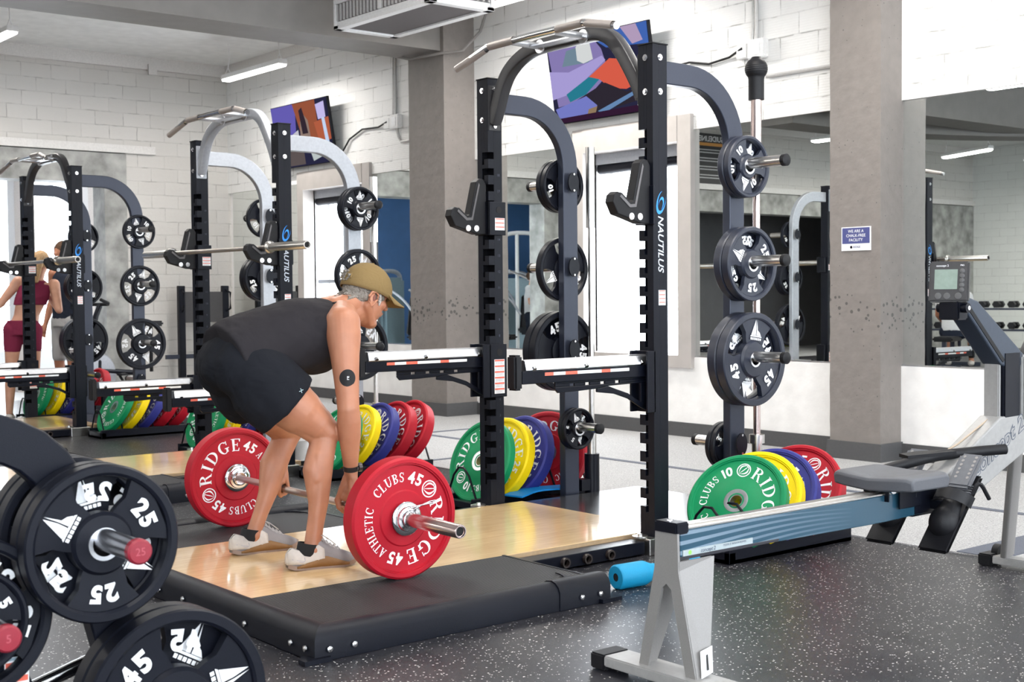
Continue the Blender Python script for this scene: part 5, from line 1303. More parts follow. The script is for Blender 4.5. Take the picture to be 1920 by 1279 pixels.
# curved swooshes across the first metre of the rail
def mth(op, a, b_=None):
    k = N(n, 'Math', _operation=op)
    for i, v in enumerate((a, b_)):
        if v is None: continue
        if isinstance(v, (int, float)): k.inputs[i].default_value = v
        else: n.links.new(v, k.inputs[i])
    return k.outputs[0]
X = mth('ADD', s_.outputs['X'], 1.335); Z = mth('SUBTRACT', s_.outputs['Z'], .375)
fx = mth('MULTIPLY', mth('SINE', mth('MULTIPLY', X, 3.0)), .030)
conv = mth('ADD', mth('MULTIPLY', X, 1.15), .72)
ph = mth('MULTIPLY', mth('MULTIPLY', mth('SUBTRACT', Z, mth('ADD', fx, .004)), conv), 310)
st = mth('SINE', ph); msk = mth('GREATER_THAN', st, .25)
lim = mth('LESS_THAN', X, .80); msk = mth('MULTIPLY', msk, lim)
up = mth('LESS_THAN', Z, mth('SUBTRACT', .083, mth('MULTIPLY', mth('ABSOLUTE', mth('SUBTRACT', X, .25)), .05))); msk = mth('MULTIPLY', msk, up)
fade = mth('SUBTRACT', 1.0, mth('MULTIPLY', X, 1.22)); msk = mth('MULTIPLY', msk, mth('MAXIMUM', fade, .0))
mx = N(n, 'MixRGB'); n.links.new(msk, mx.inputs[0]); mx.inputs[1].default_value = (.022, .075, .12, 1); mx.inputs[2].default_value = (.22, .30, .38, 1); n.links.new(mx.outputs[0], b.inputs['Base Color'])
RAILM = m
q = MB(); q.prism([(-1.325, .375), (-1.325, .452), (-.10, .452), (.10, .47), (.10, .375), (-.35, .362), (-.9, .366)], (0, 0, 0), (1, 0, 0), (0, 0, 1), .066); rail_ = q.build('rail_beam', RAILM, rw, smooth=0, bev=.003)
q = MB(); q.box(-1.325, -.05, -.036, .036, .452, .459); q.box(-1.325, -.05, -.012, .012, .459, .463); q.build('rail_top_track', STL, rail_, smooth=0, bev=.0015)
q = MB(); q.box(-1.33, -.9, -.0365, .0365, .368, .3765); q.build('lower_trim', mat('dark_trim_strip', (.05, .05, .06), .3, .5), rail_, smooth=0, bev=.001)
q = MB(); q.box(-1.318, -1.02, -.0366, -.033, .3775, .3945); q.build('rail_label_strip', mat('pale_label_strip', (.35, .4, .42), .4), rail_, smooth=0)
q = MB(); text(q, 'concept 2', (-1.215, -.0372, .3855), (1, 0, 0), (0, 0, 1), .0155, .01, shear=.2); q.build('rail_wordmark', mat('dark_navy_print', (.02, .04, .08), .5), rail_, smooth=0)
q = MB(); text(q, 'MODEL E  INDOOR ROWER', (-1.10, -.0372, .3885), (1, 0, 0), (0, 0, 1), .008, 0); q.build('model_print', mat('dark_navy_print', (.02, .04, .08), .5), rail_, smooth=0)
q = MB(); q.cyl((-1.29, -.0372, .386), (-1.29, -.0366, .386), .0065, n=20); q.build('green_ring_mark', mat('lime_print', (.25, .6, .1), .5), rail_, smooth=0)
# rear end cap and legs
q = MB(); q.box(-1.353, -1.30, -.044, .044, .442, .476, bev=.004); c_ = q.build('rear_cap', BLK, rw, smooth=0)
q = MB(); q.cyl((-1.335, 0, .476), (-1.335, 0, .4785), .008, n=12); q.build('cap_screw', CHR, c_)
q = MB()
q.prism([(.042, .445), (.045, .34), (.110, .048), (.075, .048), (.028, .25), (.020, .285), (0, .30), (-.020, .285), (-.028, .25), (-.075, .048), (-.110, .048), (-.045, .34), (-.042, .445)], (-1.345, 0, 0), (0, 1, 0), (0, 0, 1), .006)
for s in (-1, 1):
    q.add([(-1.345, s*.045, .366), (-1.345, s*.045, .34), (-1.345, s*.112, .045), (-1.295, s*.112, .045), (-1.20, s*.045, .366)], [(0, 1, 2, 3, 4)])
    q.add([(-1.345, s*.039, .366), (-1.345, s*.039, .34), (-1.345, s*.100, .045), (-1.29, s*.100, .045), (-1.205, s*.039, .366)], [(0, 1, 2, 3, 4)])
rl_ = q.build('rear_leg', RGR, rw, smooth=0); sm_ = rl_.modifiers.new('t', 'SOLIDIFY'); sm_.thickness = .004; sm_.offset = 0
q = MB(); q.add([(-1.290, -.117, .070), (-1.286+.048, -.1115, .078), (-1.286+.057, -.1005, .150), (-1.290+.009, -.1035, .142)], [(0, 1, 2, 3)]); 
st_ = q.build('number_sticker', WHT, rl_, smooth=0); sm_ = st_.modifiers.new('t', 'SOLIDIFY'); sm_.thickness = .001; sm_.offset = 0
st_.location = (-.045, -.004, -.02)
q = MB(); text(q, '1', (-1.282+.022, -.1105, .1075), (.985, .13, .12), (.13, .22, .96), .058, .03); o_ = q.build('number_one', mat('black_print', (.01, .01, .01), .5), rl_, smooth=0); o_.location = (-.045, -.0055, -.02)
q = MB(); q.box(-1.375, -1.27, -.235, .235, .016, .048, bev=.004); fb = q.build('rear_foot', RGL, rw, smooth=0)
for s in (-1, 1): q = MB(); q.box(-1.377, -1.268, s*.262-.03, s*.262+.03, .002, .050, bev=.005); q.build('foot_cap', RUB, fb, smooth=0)
# seat carriage
q = MB(); n1 = 24; rows = []
for i in range(17):
    y = -.155+.31*i/16; row = []
    yy = abs(y)/.155
    dip = .012*(1-math.cos(min(1, yy*1.0)*pi))/2
    x0 = -.130+.022*yy**3; x1 = .135-.03*yy**4; zt = .520+.006*yy-.004*(1-yy)-.0
    for j in range(n1):
        t = j/(n1-1); x = x0+(x1-x0)*t; edge = min(t, 1-t)*n1/2.2; r = max(0, 1-edge)
        hol = .016*math.exp(-((x+.06)/.035)**2)*math.exp(-((y)/.05)**2)+.008*math.exp(-((abs(y)-.065)/.035)**2)*math.exp(-((x-.02)/.06)**2)
        row.append((x, y, zt-hol-.010*r*r-.010*max(0, yy-.85)/.15))
    row += [(x1-.006, y, zt-.052), (x0+.006, y, zt-.050)]
    rows.append(row)
q.rings(rows); se = q.build('seat', mat('grey_seat_foam', (.085, .088, .10), .6, 0, .2, 300), rw, smooth=50, bev=.006); se.location = (-.275, 0, .0)
q = MB(); q.box(-.09, .08, -.034, .034, .462, .470); q.box(-.085, -.08, -.05, .05, .430, .470); q.box(.07, .075, -.05, .05, .430, .470)
for s in (-1, 1): q.box(-.02, .10, s*.046-.003, s*.046+.003, .40, .468)
cr = q.build('seat_carriage', BLK, se, smooth=0, bev=.002)
q = MB(); q.cyl((-.055, -.03, .474), (-.055, .03, .474), .012, n=18); q.cyl((.05, -.02, .474), (.05, .02, .474), .012, n=18); q.build('carriage_roller', WPL, se)
q = MB(); 
for y in (-.045, .045): q.lathe([(.0, -.005), (.019, -.005), (.019, .005), (0, .005)], o=(-.055, y, .474), d=(0, 1, 0), n=24)
q.build('roller_flange', CHR, se)
# flywheel housing, column, arm
q = MB()
BX = [(-.13, .46), (-.10, .50), (.34, .66), (.50, .66), (.86, .70), (.90, .64), (.62, .50), (.10, .40), (-.10, .40)]
q.prism([(.0, .425), (-.06, .47), (.33, .665), (.47, .668), (.80, .67), (.80, .60), (.60, .56), (.36, .475), (.10, .375)], (0, 0, 0), (1, 0, 0), (0, 0, 1), .085)
hs = q.build('front_frame', RGL, rw, smooth=0, bev=.006)
q = MB(); text(q, 'concept 2', (.315, -.0432, .560), (.90, 0, .43), (-.43, 0, .90), .082, .04, shear=.3, sx=1.1); q.build('frame_wordmark_edge', mat('grey_blue_print', (.05, .065, .1), .5), hs, smooth=0)
q = MB(); text(q, 'concept 2', (.315, -.0436, .560), (.90, 0, .43), (-.43, 0, .90), .082, .0, shear=.3, sx=1.1); q.build('frame_wordmark_fill', RGL, hs, smooth=0)
q = MB(); q.box(.355, .465, -.042, .042, .655, .90, bev=.006); col_ = q.build('monitor_column', BLKTEX, rw, smooth=0)
q = MB(); q.box(.470, .50, -.05, .05, .64, .885, bev=.008); q.box(.335, .352, -.03, .03, .64, .86, bev=.004); q.build('column_side_plate', RGL, col_, smooth=0)
q = MB(); q.prism([(.335, .855), (.08, 1.075), (.125, 1.10), (.185, 1.085), (.495, .885), (.47, .84), (.38, .84)], (0, 0, 0), (1, 0, 0), (0, 0, 1), .078); ar = q.build('monitor_arm', mat('rower_navy_arm', (.03, .042, .065), .3, .3), rw, smooth=0, bev=.006)
q = MB(); q.prism([(.345, .862), (.09, 1.082), (.105, 1.09), (.36, .87)], (0, -.0395, 0), (1, 0, 0), (0, 0, 1), .003); q.build('arm_groove', HOLE, ar, smooth=0)
# monitor
mo = Matrix.Translation((.06, -.0, 1.155)) @ Matrix.Rotation(R_(20), 4, 'Z') @ Matrix.Rotation(R_(9), 4, 'Y')
q = MB(); q.box(0, .028, -.068, .068, -.072, .072, bev=.006, mx=mo); q.box(.028, .042, -.045, .045, -.05, .03, bev=.006, mx=mo); mon = q.build('monitor', mat('monitor_charcoal', (.045, .043, .045), .4), rw, smooth=0)
q = MB(); q.box(-.0015, 0, -.022-.008, .048, -.028, .042, mx=mo); q.build('display', mat('green_grey_display', (.24, .30, .26), .25), mon, smooth=0)
q = MB()
for i in range(5): q.lathe([(0, .003), (.0075, .002), (.009, 0)], o=mo @ V((0, -.045, .036-i*.0165)), d=mo.to_3x3() @ V((-1, 0, 0)), n=16)
for y in (.034, .004, -.034): q.lathe([(0, .003), (.011, .002), (.012, 0)], o=mo @ V((0, y, -.052)), d=mo.to_3x3() @ V((-1, 0, 0)), n=16)
q.build('monitor_button', mat('button_grey', (.09, .088, .09), .5), mon)
q = MB(); R3 = mo.to_3x3(); text(q, 'concept 2', mo @ V((-.001, .022, .055)), R3 @ V((0, -1, 0)), R3 @ V((0, 0, 1)), .0105, .006); text(q, 'PM5', mo @ V((-.001, -.045, .056)), R3 @ V((0, -1, 0)), R3 @ V((0, 0, 1)), .008, .004); q.build('monitor_wordmark', WHT, mon, smooth=0)
q = MB(); q.cyl((.085, -.062, 1.062), (.085, .055, 1.062), .017, n=20); q.box(.06, .12, -.04, .04, 1.02, 1.085, bev=.005); hi = q.build('monitor_hinge', BLK, rw)
q = MB(); q.cyl((.085, -.066, 1.062), (.085, -.062, 1.062), .008, n=12); q.build('hinge_screw', CHR, hi)
# flywheel fan housing (mostly beyond the frame edge)
q = MB(); q.lathe([(.0, -.06), (.20, -.06), (.225, -.04), (.225, .04), (.20, .06), (0, .06)], o=(.80, 0, .78), d=(0, 1, 0), n=48); q.build('flywheel_cover', mat('perforated_black', (.02, .02, .022), .4), rw)
# front legs
for s in (-1, 1): q = MB(); q.sweep([(.60, s*.05, .56), (.87, s*.245, .045)], rrect(.014, .034, .008), up=(1, 0, .2)); q.build('front_leg', RGR, rw, smooth=40)
q = MB(); q.box(.83, .90, -.29, .29, .014, .045, bev=.004); ff = q.build('front_foot', RGL, rw, smooth=0)
for s in (-1, 1):
    q = MB(); q.box(.822, .908, s*.318-.03, s*.318+.03, .002, .05, bev=.005); q.build('foot_cap', RUB, ff, smooth=0)
    q = MB(); q.cyl((.90, s*.30-.014, .05), (.90, s*.30+.014, .05), .034, n=24); q.build('transport_wheel', RUB, ff)
# footrests
for s in (1, -1):
    fm = Matrix.Translation((-.075, s*.105, .40)) @ Matrix.Rotation(R_(-48), 4, 'Y')
    q = MB(); q.box(-.19, .13, -.058, .058, -.016, 0, bev=.008, mx=fm); fp = q.build('footboard', RUB, rw, smooth=0)
    q = MB(); q.box(.06, .20, -.044, .044, .006, .020, bev=.010, mx=fm)
    hp_ = q.build('heel_plate', mat('adjuster_grey', (.11, .115, .13), .5), fp, smooth=0)
    q = MB()
    for i in range(6):
        for y in (-.022, .022): q.cyl(fm @ V((.10+i*.017, y, .0202)), fm @ V((.10+i*.017, y, .0212)), .0055, n=10)
    q.build('adjuster_dot', RGR, hp_)
    q = MB()
    for i in range(6): q.box(.03+i*.009, .034+i*.009, -.048, .048, 0, .008, mx=fm)
    q.build('ribbed_grip', mat('adjuster_grey', (.11, .115, .13), .5), fp, smooth=0)
    q = MB(); rs = []
    for i in range(17):
        t = pi*i/16; rs.append([fm @ V((.02+dx_*.022-.02*sin(t), -.062*cos(t), -.012+(.082+e_*.003)*sin(t)**.8)) for dx_, e_ in ((-1, 0), (1, 0), (1, 1), (-1, 1))])
    q.rings(rs); q.build('foot_strap', RUB, fp, smooth=30)
    q = MB(); q.tube(smooth_path([fm @ V((.045, -.06, .01)), fm @ V((.09, -.075, .03)), fm @ V((.07, -.085, -.05))], 2), .007, 6); q.build('strap_tail', RUB, fp)
    bm = bmesh.new(); ell(bm, fm @ V((-.075, 0, .0)), (.055, .05, .055), (fm.to_3x3())); rcone(bm, fm @ V((-.08, 0, .0)), .05, fm @ V((.0, 0, .0)), .035); o_ = fuse('heel_cup', bm, RUB, fp, .006, 2)
q = MB(); q.box(-.20, -.02, -.035, .035, .36, .47, bev=.01); q.box(-.10, -.03, -.12, .12, .38, .41); q.build('footrest_bracket', BLK, rw, smooth=0)
# handle and chain
hd = empty('row_handle', (.06, -.06, .535)); hd.parent = rw
hd = None
for o_ in [x for x in bpy.data.objects if x.name.startswith('row_handle')]: bpy.data.objects.remove(o_)
q = MB(); hp2 = smooth_path([(-.235, .18, .47), (-.16, .12, .500), (-.06, .05, .532), (.03, .01, .548), (.14, -.05, .556), (.245, -.11, .562)], 2)
q.tube(hp2, .0185, 16, up=(0, 0, 1)); hdl = q.build('pull_handle', RUB, rw)
q = MB(); q.prism([(0, 0), (.14, -.1), (.15, -.055), (.08, .02), (.02, .05)], (-.09, .06, .545), (1, 0, .1), (0, 1, 0), .012); q.build('handle_web', RUB, hdl, smooth=0)
q = MB(); q.tube([(.06, 0, .565), (.12, 0, .58), (.41, 0, .69)], .0035, 6); q.build('chain', mat('chain_bronze', (.32, .26, .2), .4, .8), hdl)

# foam bar pad on the floor
fo = empty('foam_bar_pad', (-.60, -.385, .047), (0, 0, R_(-4)), 'bright blue foam barbell pad lying on the floor beside the platform', 'bar pad')
q = MB(); pr = [(.016, .0), (.042, .0), (.0475, .006), (.0475, .135), (.044, .145), (.032, .175), (.029, .205), (.032, .235), (.044, .265), (.0475, .275), (.0475, .404), (.042, .41), (.016, .41)]
q.lathe(pr, d=(1, 0, 0), n=40, loop=True); q.build('foam_sleeve', mat('blue_foam', (.0, .27, .50), .6, 0, .3, 300), fo, smooth=45)
q = MB(); q.cyl((.002, 0, 0), (.408, 0, 0), .0158, n=20); q.build('bar_channel', HOLE, fo)

# ================================================================== PLATE TREE in the near corner
tr = empty('plate_tree', (-3.0, -1.18, 0), label='black curved-arm plate tree in the near corner, loaded with 5, 25 and 45 weights', cat='plate tree')
TX = V((-3.0, 0, 0))
pth = smooth_path([(-3.62, 0, .80), (-3.42, 0, .86), (-3.26, 0, .87), (-3.13, 0, .835), (-3.045, 0, .79), (-2.985, 0, .70), (-2.94, 0, .58), (-2.90, 0, .42), (-2.86, 0, .27), (-2.81, 0, .04)], 1)
q = MB(); sweep_xz(q, [V(p)-TX for p in pth], .055, .098); q.build('curved_arm', BLK, tr, smooth=35, bev=.005)
q = MB(); sweep_xz(q, [V(p)-TX for p in ((-3.235, 0, .62), (-3.16, 0, .42), (-3.07, 0, .20), (-3.0, 0, .03))], .055, .075); lg = q.build('rear_leg', BLK, tr, smooth=35, bev=.004)
q = MB(); q.box(-.50, .42, -.03, .03, .0, .05); q.box(-.45, -.35, -.35, .35, 0, .05); q.box(.2, .3, -.35, .35, 0, .05); q.build('base_frame', BLK, tr, smooth=0, bev=.004)
q = MB(); q.cyl((-.42, .06, .17), (.16, .06, .335), .016, n=20); q.build('cross_bar', CHR, tr)
q = MB(); q.m(WHT); q.box(-.135, -.085, -.0300, -.0288, .335, .435)
q.m(REDL)
for i in range(3): q.box(-.133, -.087, -.0306, -.0299, .352+i*.03, .364+i*.03)
q.m(mat('steel_blue_print', (.3, .42, .5), .5))
for i in range(3): q.box(-.133, -.087, -.0306, -.0299, .368+i*.03, .374+i*.03)
ls = q.build('warning_label', None, lg, smooth=0); ls.rotation_euler = (0, R_(0), 0); ls.location = (.0, 0, -.06)
for (x, z) in ((-2.953, .615), (-2.795, .240), (-3.215, .485)):
    for s in (-1, 1):
        q = MB(); q.cyl((x+3.0, s*.02, z), (x+3.0, s*.285, z), .0235, n=28); pg = q.build('weight_peg', mat('dark_peg_steel', (.30, .30, .32), .3, 1), tr)
        q = MB(); q.lathe([(.0235, 0), (.0262, .003), (.0262, .018), (.022, .022), (0, .0225)], o=(x+3.0, s*.285, z), d=(0, s, 0), n=28); cp = q.build('red_peg_cap', mat('dark_red_cap', (.22, .012, .025), .4), pg)
        if s < 0:
            q = MB(); text(q, {.615: '25', .240: '45', .485: '5'}[z], (x+3.0, -.3078, z), (1, 0, 0), (0, 0, 1), .022, .003); q.build('cap_number', mat('faded_red_print', (.35, .06, .08), .5), cp, smooth=0)
def stack(x, z, num, cnt, s, spins, names):
    y = -1.18+s*.030
    for k in range(cnt):
        R, T = SIZES[num]; y += s*(T/2+.002); plate(num, (x, y, z-.010), (0, s, 0), R_(spins[k]), names[k], 'weights on the plate tree'); y += s*(T/2+.001)
stack(-2.953, .615, '25', 2, -1, (10, 60), ('25 weight on the curved plate tree, inner of the front two', '25 weight on the curved plate tree, outermost, with the red cap in its hub'))
stack(-2.953, .615, '25', 2, 1, (10, 60), ('25 weight behind the arm of the plate tree, nearer the arm', '25 weight behind the arm of the plate tree, outer one'))
stack(-2.795, .240, '45', 2, -1, (-30, -75), ('45 weight low on the plate tree, inner of the front two', '45 weight low on the plate tree, outermost of the two'))
R, T = SIZES['25']; plate('25', (-3.215, -1.18-.032-T/2, .475), (0, -1, 0), R_(20), '25 weight behind the small 5 weight on the plate tree', 'weights on the plate tree')
plate('5', (-3.215, -1.18-.034-T-.016, .475), (0, -1, 0), R_(58), 'small 5 weight on the plate tree, at the edge of the picture', 'weights on the plate tree')
plate('10', (-3.10, -1.33, .145), (0, -1, 0), R_(80), '10 weight leaning at the foot of the plate tree', 'weights on the plate tree')
# ================================================================== OTHER PEOPLE
def figure(loc, head_deg, h, label, skin, hair, top, bottom, pose, shoe_c=None, topless=False):
    """standing or seated figure; local x forward, y left"""
    o = empty('person', loc, (0, 0, R_(head_deg)), label, 'person'); k = h/1.75
    J = dict(pel=(0, 0, .95), chest=(.0, 0, 1.28), neck=(0, 0, 1.47), head=(.03, 0, 1.63),
             hl=(0, .09, .92), kl=(.02, .10, .50), al=(0, .10, .09), hr=(0, -.09, .92), kr=(.02, -.10, .50), ar=(0, -.10, .09),
             sl=(0, .185, 1.42), el=(-.02, .24, 1.14), wl=(.06, .25, .90), sr=(0, -.185, 1.42), er=(-.02, -.24, 1.14), wr=(.06, -.25, .90))
    J.update(pose); J = {a: V(v)*k for a, v in J.items()}; r = lambda x: x*k
    bm = bmesh.new()
    loft(bm, [(J['pel'], r(.150), r(.105), (0, 1, 0), (1, 0, 0)), (J['pel']*.6+J['chest']*.4, r(.125), r(.09), (0, 1, 0), (1, 0, 0)), (J['chest'], r(.155), r(.11), (0, 1, 0), (1, 0, 0)), (J['chest']*.3+J['neck']*.7, r(.14), r(.085), (0, 1, 0), (1, 0, 0)), (J['neck'], r(.06), r(.055), (0, 1, 0), (1, 0, 0))], 24)
    rcone(bm, J['neck']-V((0, 0, r(.05))), r(.055), J['head']-V((0, 0, r(.06))), r(.05), 14)
    ell(bm, J['head']+V((0, 0, r(.02))), (r(.095), r(.075), r(.10))); ell(bm, J['head']+V((r(.03), 0, -r(.05))), (r(.06), r(.055), r(.065)))
    ell(bm, J['head']+V((r(.10), 0, -r(.01))), (r(.014), r(.012), r(.02)))
    for s in (-1, 1): ell(bm, J['head']+V((-r(.01), s*r(.078), -r(.01))), (r(.016), r(.01), r(.03)))
    for s in 'lr':
        chain(bm, [(J['h'+s], r(.092)), (J['h'+s]*.5+J['k'+s]*.5, r(.075)), (J['k'+s], r(.053))], 16)
        mid = J['k'+s]*.7+J['a'+s]*.3
        chain(bm, [(J['k'+s], r(.052)), (mid+V((-r(.015), 0, 0)), r(.054)), (J['a'+s], r(.034))], 16)
        rcone(bm, J['a'+s], r(.034), J['a'+s]+V((r(.13), 0, -r(.05))), r(.028), 12)
        chain(bm, [(J['s'+s], r(.058)), (J['s'+s]*.5+J['e'+s]*.5, r(.046)), (J['e'+s], r(.037)), (J['e'+s]*.6+J['w'+s]*.4, r(.037)), (J['w'+s], r(.025))], 14)
        d = (J['w'+s]-J['e'+s]).normalized(); x_, y_, _ = frame(d)
        rcone(bm, J['w'+s], r(.025), J['w'+s]+d*r(.07), r(.030), 10)
        for f in range(4): p = J['w'+s]+d*r(.08)+y_*r(.018*(f-1.5)); chain(bm, [(p, r(.010)), (p+d*r(.035)+x_*r(.006), r(.0095)), (p+d*r(.060)+x_*r(.022), r(.008))], 8)
        p = J['w'+s]+d*r(.03)+y_*r(.03); chain(bm, [(p, r(.012)), (p+d*r(.035)+y_*r(.018), r(.010)), (p+d*r(.06)+y_*r(.02), r(.009))], 8)
    fuse('body', bm, skin, o, .008*k, 4)
    bm = bmesh.new(); ell(bm, J['head']+V((-r(.012), 0, r(.035))), (r(.104), r(.085), r(.098)))
    if 'tail' in pose: rcone(bm, J['head']+V((-r(.09), 0, r(.02))), r(.04), J['tail'], r(.028), 14)
    hr_ = fuse('hair', bm, hair, o, .008, 2)
    if top:
        bm = bmesh.new(); t0, mt, sleeves = top
        a = J['pel']*(1-t0)+J['chest']*t0
        loft(bm, [(a, r(.160), r(.118), (0, 1, 0), (1, 0, 0)), (J['chest'], r(.168), r(.124), (0, 1, 0), (1, 0, 0)), (J['chest']*.4+J['neck']*.6, r(.155), r(.10), (0, 1, 0), (1, 0, 0)), (J['chest']*.1+J['neck']*.9, r(.09), r(.075), (0, 1, 0), (1, 0, 0))], 28)
        if sleeves:
            for s in 'lr': rcone(bm, J['s'+s], r(.072), J['s'+s]*(1-sleeves)+J['e'+s]*sleeves, r(.062), 16)
        fuse('shirt', bm, mt, o, .008, 3, .5, disp=.008, dscale=.1)
    bm = bmesh.new(); t1, mt = bottom
    loft(bm, [(J['pel']+V((0, 0, -r(.08))), r(.165), r(.125), (0, 1, 0), (1, 0, 0)), (J['pel']+V((0, 0, r(.07))), r(.150), r(.112), (0, 1, 0), (1, 0, 0))], 28)
    for s in 'lr': rcone(bm, J['h'+s], r(.102), J['h'+s]*(1-t1)+J['k'+s]*t1, r(.085 if t1 < .6 else .072), 18)
    fuse('shorts', bm, mt, o, .008, 3, .5, disp=.006, dscale=.1)
    for s in 'lr':
        bm = bmesh.new(); rcone(bm, J['a'+s]+V((-r(.03), 0, -r(.045))), r(.042), J['a'+s]+V((r(.15), 0, -r(.055))), r(.034), 16); fuse('trainer', bm, shoe_c or UPW, o, .008, 2)
    return o
MAR = clothmat('maroon_leggings', (.20, .025, .06), .3, 8); GSH = clothmat('heather_grey_shorts', (.36, .36, .36), .4, 8); WTS = clothmat('white_tshirt', (.75, .75, .76), .5, 8)
BLONDE = clothmat('blonde_hair', (.55, .36, .20), .8, 50, 300); BROWNH = clothmat('brown_hair', (.10, .06, .04), .8, 50, 300); DKT = clothmat('navy_vest', (.02, .025, .04), .4, 8)
figure((.10, 8.16, 0), 62, 1.58, 'woman in maroon crop top and maroon shorts standing at the rack by the doorway', SKIN2, BLONDE, (.75, MAR, 0), (.42, MAR),
       dict(chest=(.05, -.09, 1.25), neck=(.09, -.13, 1.44), head=(.12, -.17, 1.60), tail=(-.02, -.14, 1.42), sl=(.08, .05, 1.41), sr=(.08, -.30, 1.38), el=(.02, .22, 1.18), wl=(.20, .16, 1.28), er=(-.05, -.36, 1.12), wr=(.16, -.24, 1.26), al=(-.10, .13, .09), kl=(-.01, .12, .50)))
figure((.80, 8.95, 0), 200, 1.68, 'man in dark vest and grey shorts standing behind the woman in maroon', SKIN, BROWNH, (.0, DKT, 0), (.85, GSH), {})
figure((-2.34, 12.0, 0), 230, 1.48, 'boy in white tee and black shorts, seen in the wall mirror', SKIN2, BROWNH, (.0, WTS, .5), (.75, DKT), dict(el=(.03, .22, 1.16), wl=(.20, .12, 1.02)))
seat_pose = dict(pel=(0, 0, .52), chest=(.02, 0, .86), neck=(.04, 0, 1.05), head=(.08, 0, 1.21), hl=(.02, .10, .50), kl=(.42, .16, .50), al=(.40, .16, .09), hr=(.02, -.10, .50), kr=(.42, -.16, .50), ar=(.40, -.16, .09), sl=(.03, .19, 1.0), el=(.10, .24, .74), wl=(.32, .20, .62), sr=(.03, -.19, 1.0), er=(.10, -.24, .74), wr=(.32, -.20, .62))
figure((-6.05, 6.9, 0), 160, 1.80, 'person in white tee sitting on a bench, seen in the mirror beside the monitor', SKIN, BROWNH, (.0, WTS, .5), (.75, DKT), seat_pose)
# ================================================================== BACKGROUND EQUIPMENT
def bench(loc, rz, lab):
    o = empty('weight_bench', loc, (0, 0, rz), lab, 'bench')
    q = MB(); q.box(-.55, .15, -.14, .14, .39, .46, bev=.02); q.build('seat_pad', RUB, o)
    q = MB(); mx_ = Matrix.Translation((.16, 0, .43)) @ Matrix.Rotation(R_(-58), 4, 'Y'); q.box(0, .62, -.14, .14, -.035, .035, bev=.02, mx=mx_); q.build('back_pad', RUB, o)
    q = MB(); q.box(-.5, .55, -.03, .03, .10, .16); q.box(-.45, -.39, -.03, .03, .12, .39); q.box(.05, .11, -.03, .03, .12, .39); q.box(-.52, -.46, -.25, .25, 0, .06); q.box(.50, .56, -.3, .3, 0, .06); q.tube(smooth_path([(.5, 0, .13), (.52, 0, .4), (.35, 0, .62)], 2), .025, 10); q.build('steel_frame', SLT, o, smooth=30)
    return o
bench((-6.0, 6.9, 0), R_(160), 'adjustable black bench under the seated person, seen in the mirror')
# dumbbell rack with dumbbells, by the end of the hall
dr = empty('dumbbell_rack', (-9.6, 8.6, 0), (0, 0, R_(75)), 'long dark dumbbell rack along the end of the hall, seen in the mirror', 'dumbbell rack')
q = MB()
for z in (.42, .78): q.box(-1.2, 1.2, -.2, .2, z, z+.03)
q.build('shelf', SLT, dr, smooth=0)
for s in (-1, 1): q = MB(); q.box(s*1.15-.04, s*1.15+.04, -.22, .22, 0, .95); q.build('end_frame', BLK, dr, smooth=0)
d0 = None
for zi, z in enumerate((.45, .81)):
    for i in range(9):
        x = -1.0+i*.25; p = V((-9.6, 8.6, 0))+Matrix.Rotation(R_(75), 3, 'Z') @ V((x, 0, z+.065)); lab = 'dumbbell on the rack by the end wall, %s shelf, number %d' % (('lower', 'upper')[zi], i+1)
        if d0 is None:
            d0 = empty('dumbbell', p, (0, 0, R_(75)), lab, 'dumbbell', 'dumbbells on the rack by the end wall')
            q = MB(); q.cyl((0, -.08, 0), (0, .08, 0), .016, n=12); q.build('handle', CHR, d0)
            for s in (-1, 1): q = MB(); q.cyl((0, s*.07, 0), (0, s*.17, 0), .064, n=6); q.build('head', RUB, d0)
        else: dup(d0, p, (0, 0, R_(75)), lab)
        d0_l = 'black hex dumbbell on the rack by the end wall, seen in the mirror'
for o_ in bpy.data.objects:
    if o_.get('category') == 'dumbbell': o_['label'] = d0_l
# selector machines and cable tower in the room beyond the opening
def machine(loc, rz, lab, hgt=1.5):
    o = empty('weight_machine', loc, (0, 0, rz), lab, 'exercise machine')
    TL = mat('teal_grey_shroud', (.16, .23, .27), .35, .2)
    q = MB(); q.box(-.28, .28, -.12, .12, .05, hgt-.1, bev=.05); q.build('stack_shroud', TL, o)
    q = MB(); q.tube(smooth_path([(-.32, 0, .03), (-.32, 0, hgt-.12), (-.2, 0, hgt), (.2, 0, hgt), (.32, 0, hgt-.12), (.32, 0, .03)], 2), .035, 10); q.build('hoop_frame', SIL, o)
    q = MB(); q.box(-.12, .12, -.75, -.40, .42, .50, bev=.03); q.build('seat', RUB, o)
    q = MB(); mx_ = Matrix.Translation((0, -.42, .5)) @ Matrix.Rotation(R_(8), 4, 'X'); q.box(-.12, .12, -.03, .03, 0, .6, bev=.02, mx=mx_); q.build('backrest', RUB, o)
    q = MB(); q.tube([(0, -.1, .06), (0, -.9, .06)], .035, 8); q.tube([(0, -.55, .06), (0, -.55, .42)], .03, 8); q.build('base_tube', SIL, o)
    q = MB(); q.tube(smooth_path([(-.25, -.2, 1.2), (-.30, -.5, 1.05), (-.28, -.7, .8)], 2), .02, 8); q.build('lever_arm', SIL, o)
    q = MB(); q.tube(smooth_path([(.25, -.2, 1.2), (.30, -.5, 1.05), (.28, -.7, .8)], 2), .02, 8); q.build('lever_arm', SIL, o)
    return o
machine((-.62, 13.4, 0), R_(-20), 'teal-grey weight machine in front of the navy wall, beside the small far window')
machine((-1.50, 12.4, 0), R_(-20), 'teal-grey weight machine nearer the concrete pier, before the navy wall')
machine((-3.6, 14.0, 0), R_(10), 'teal-grey weight machine far behind the boy in the white tee')
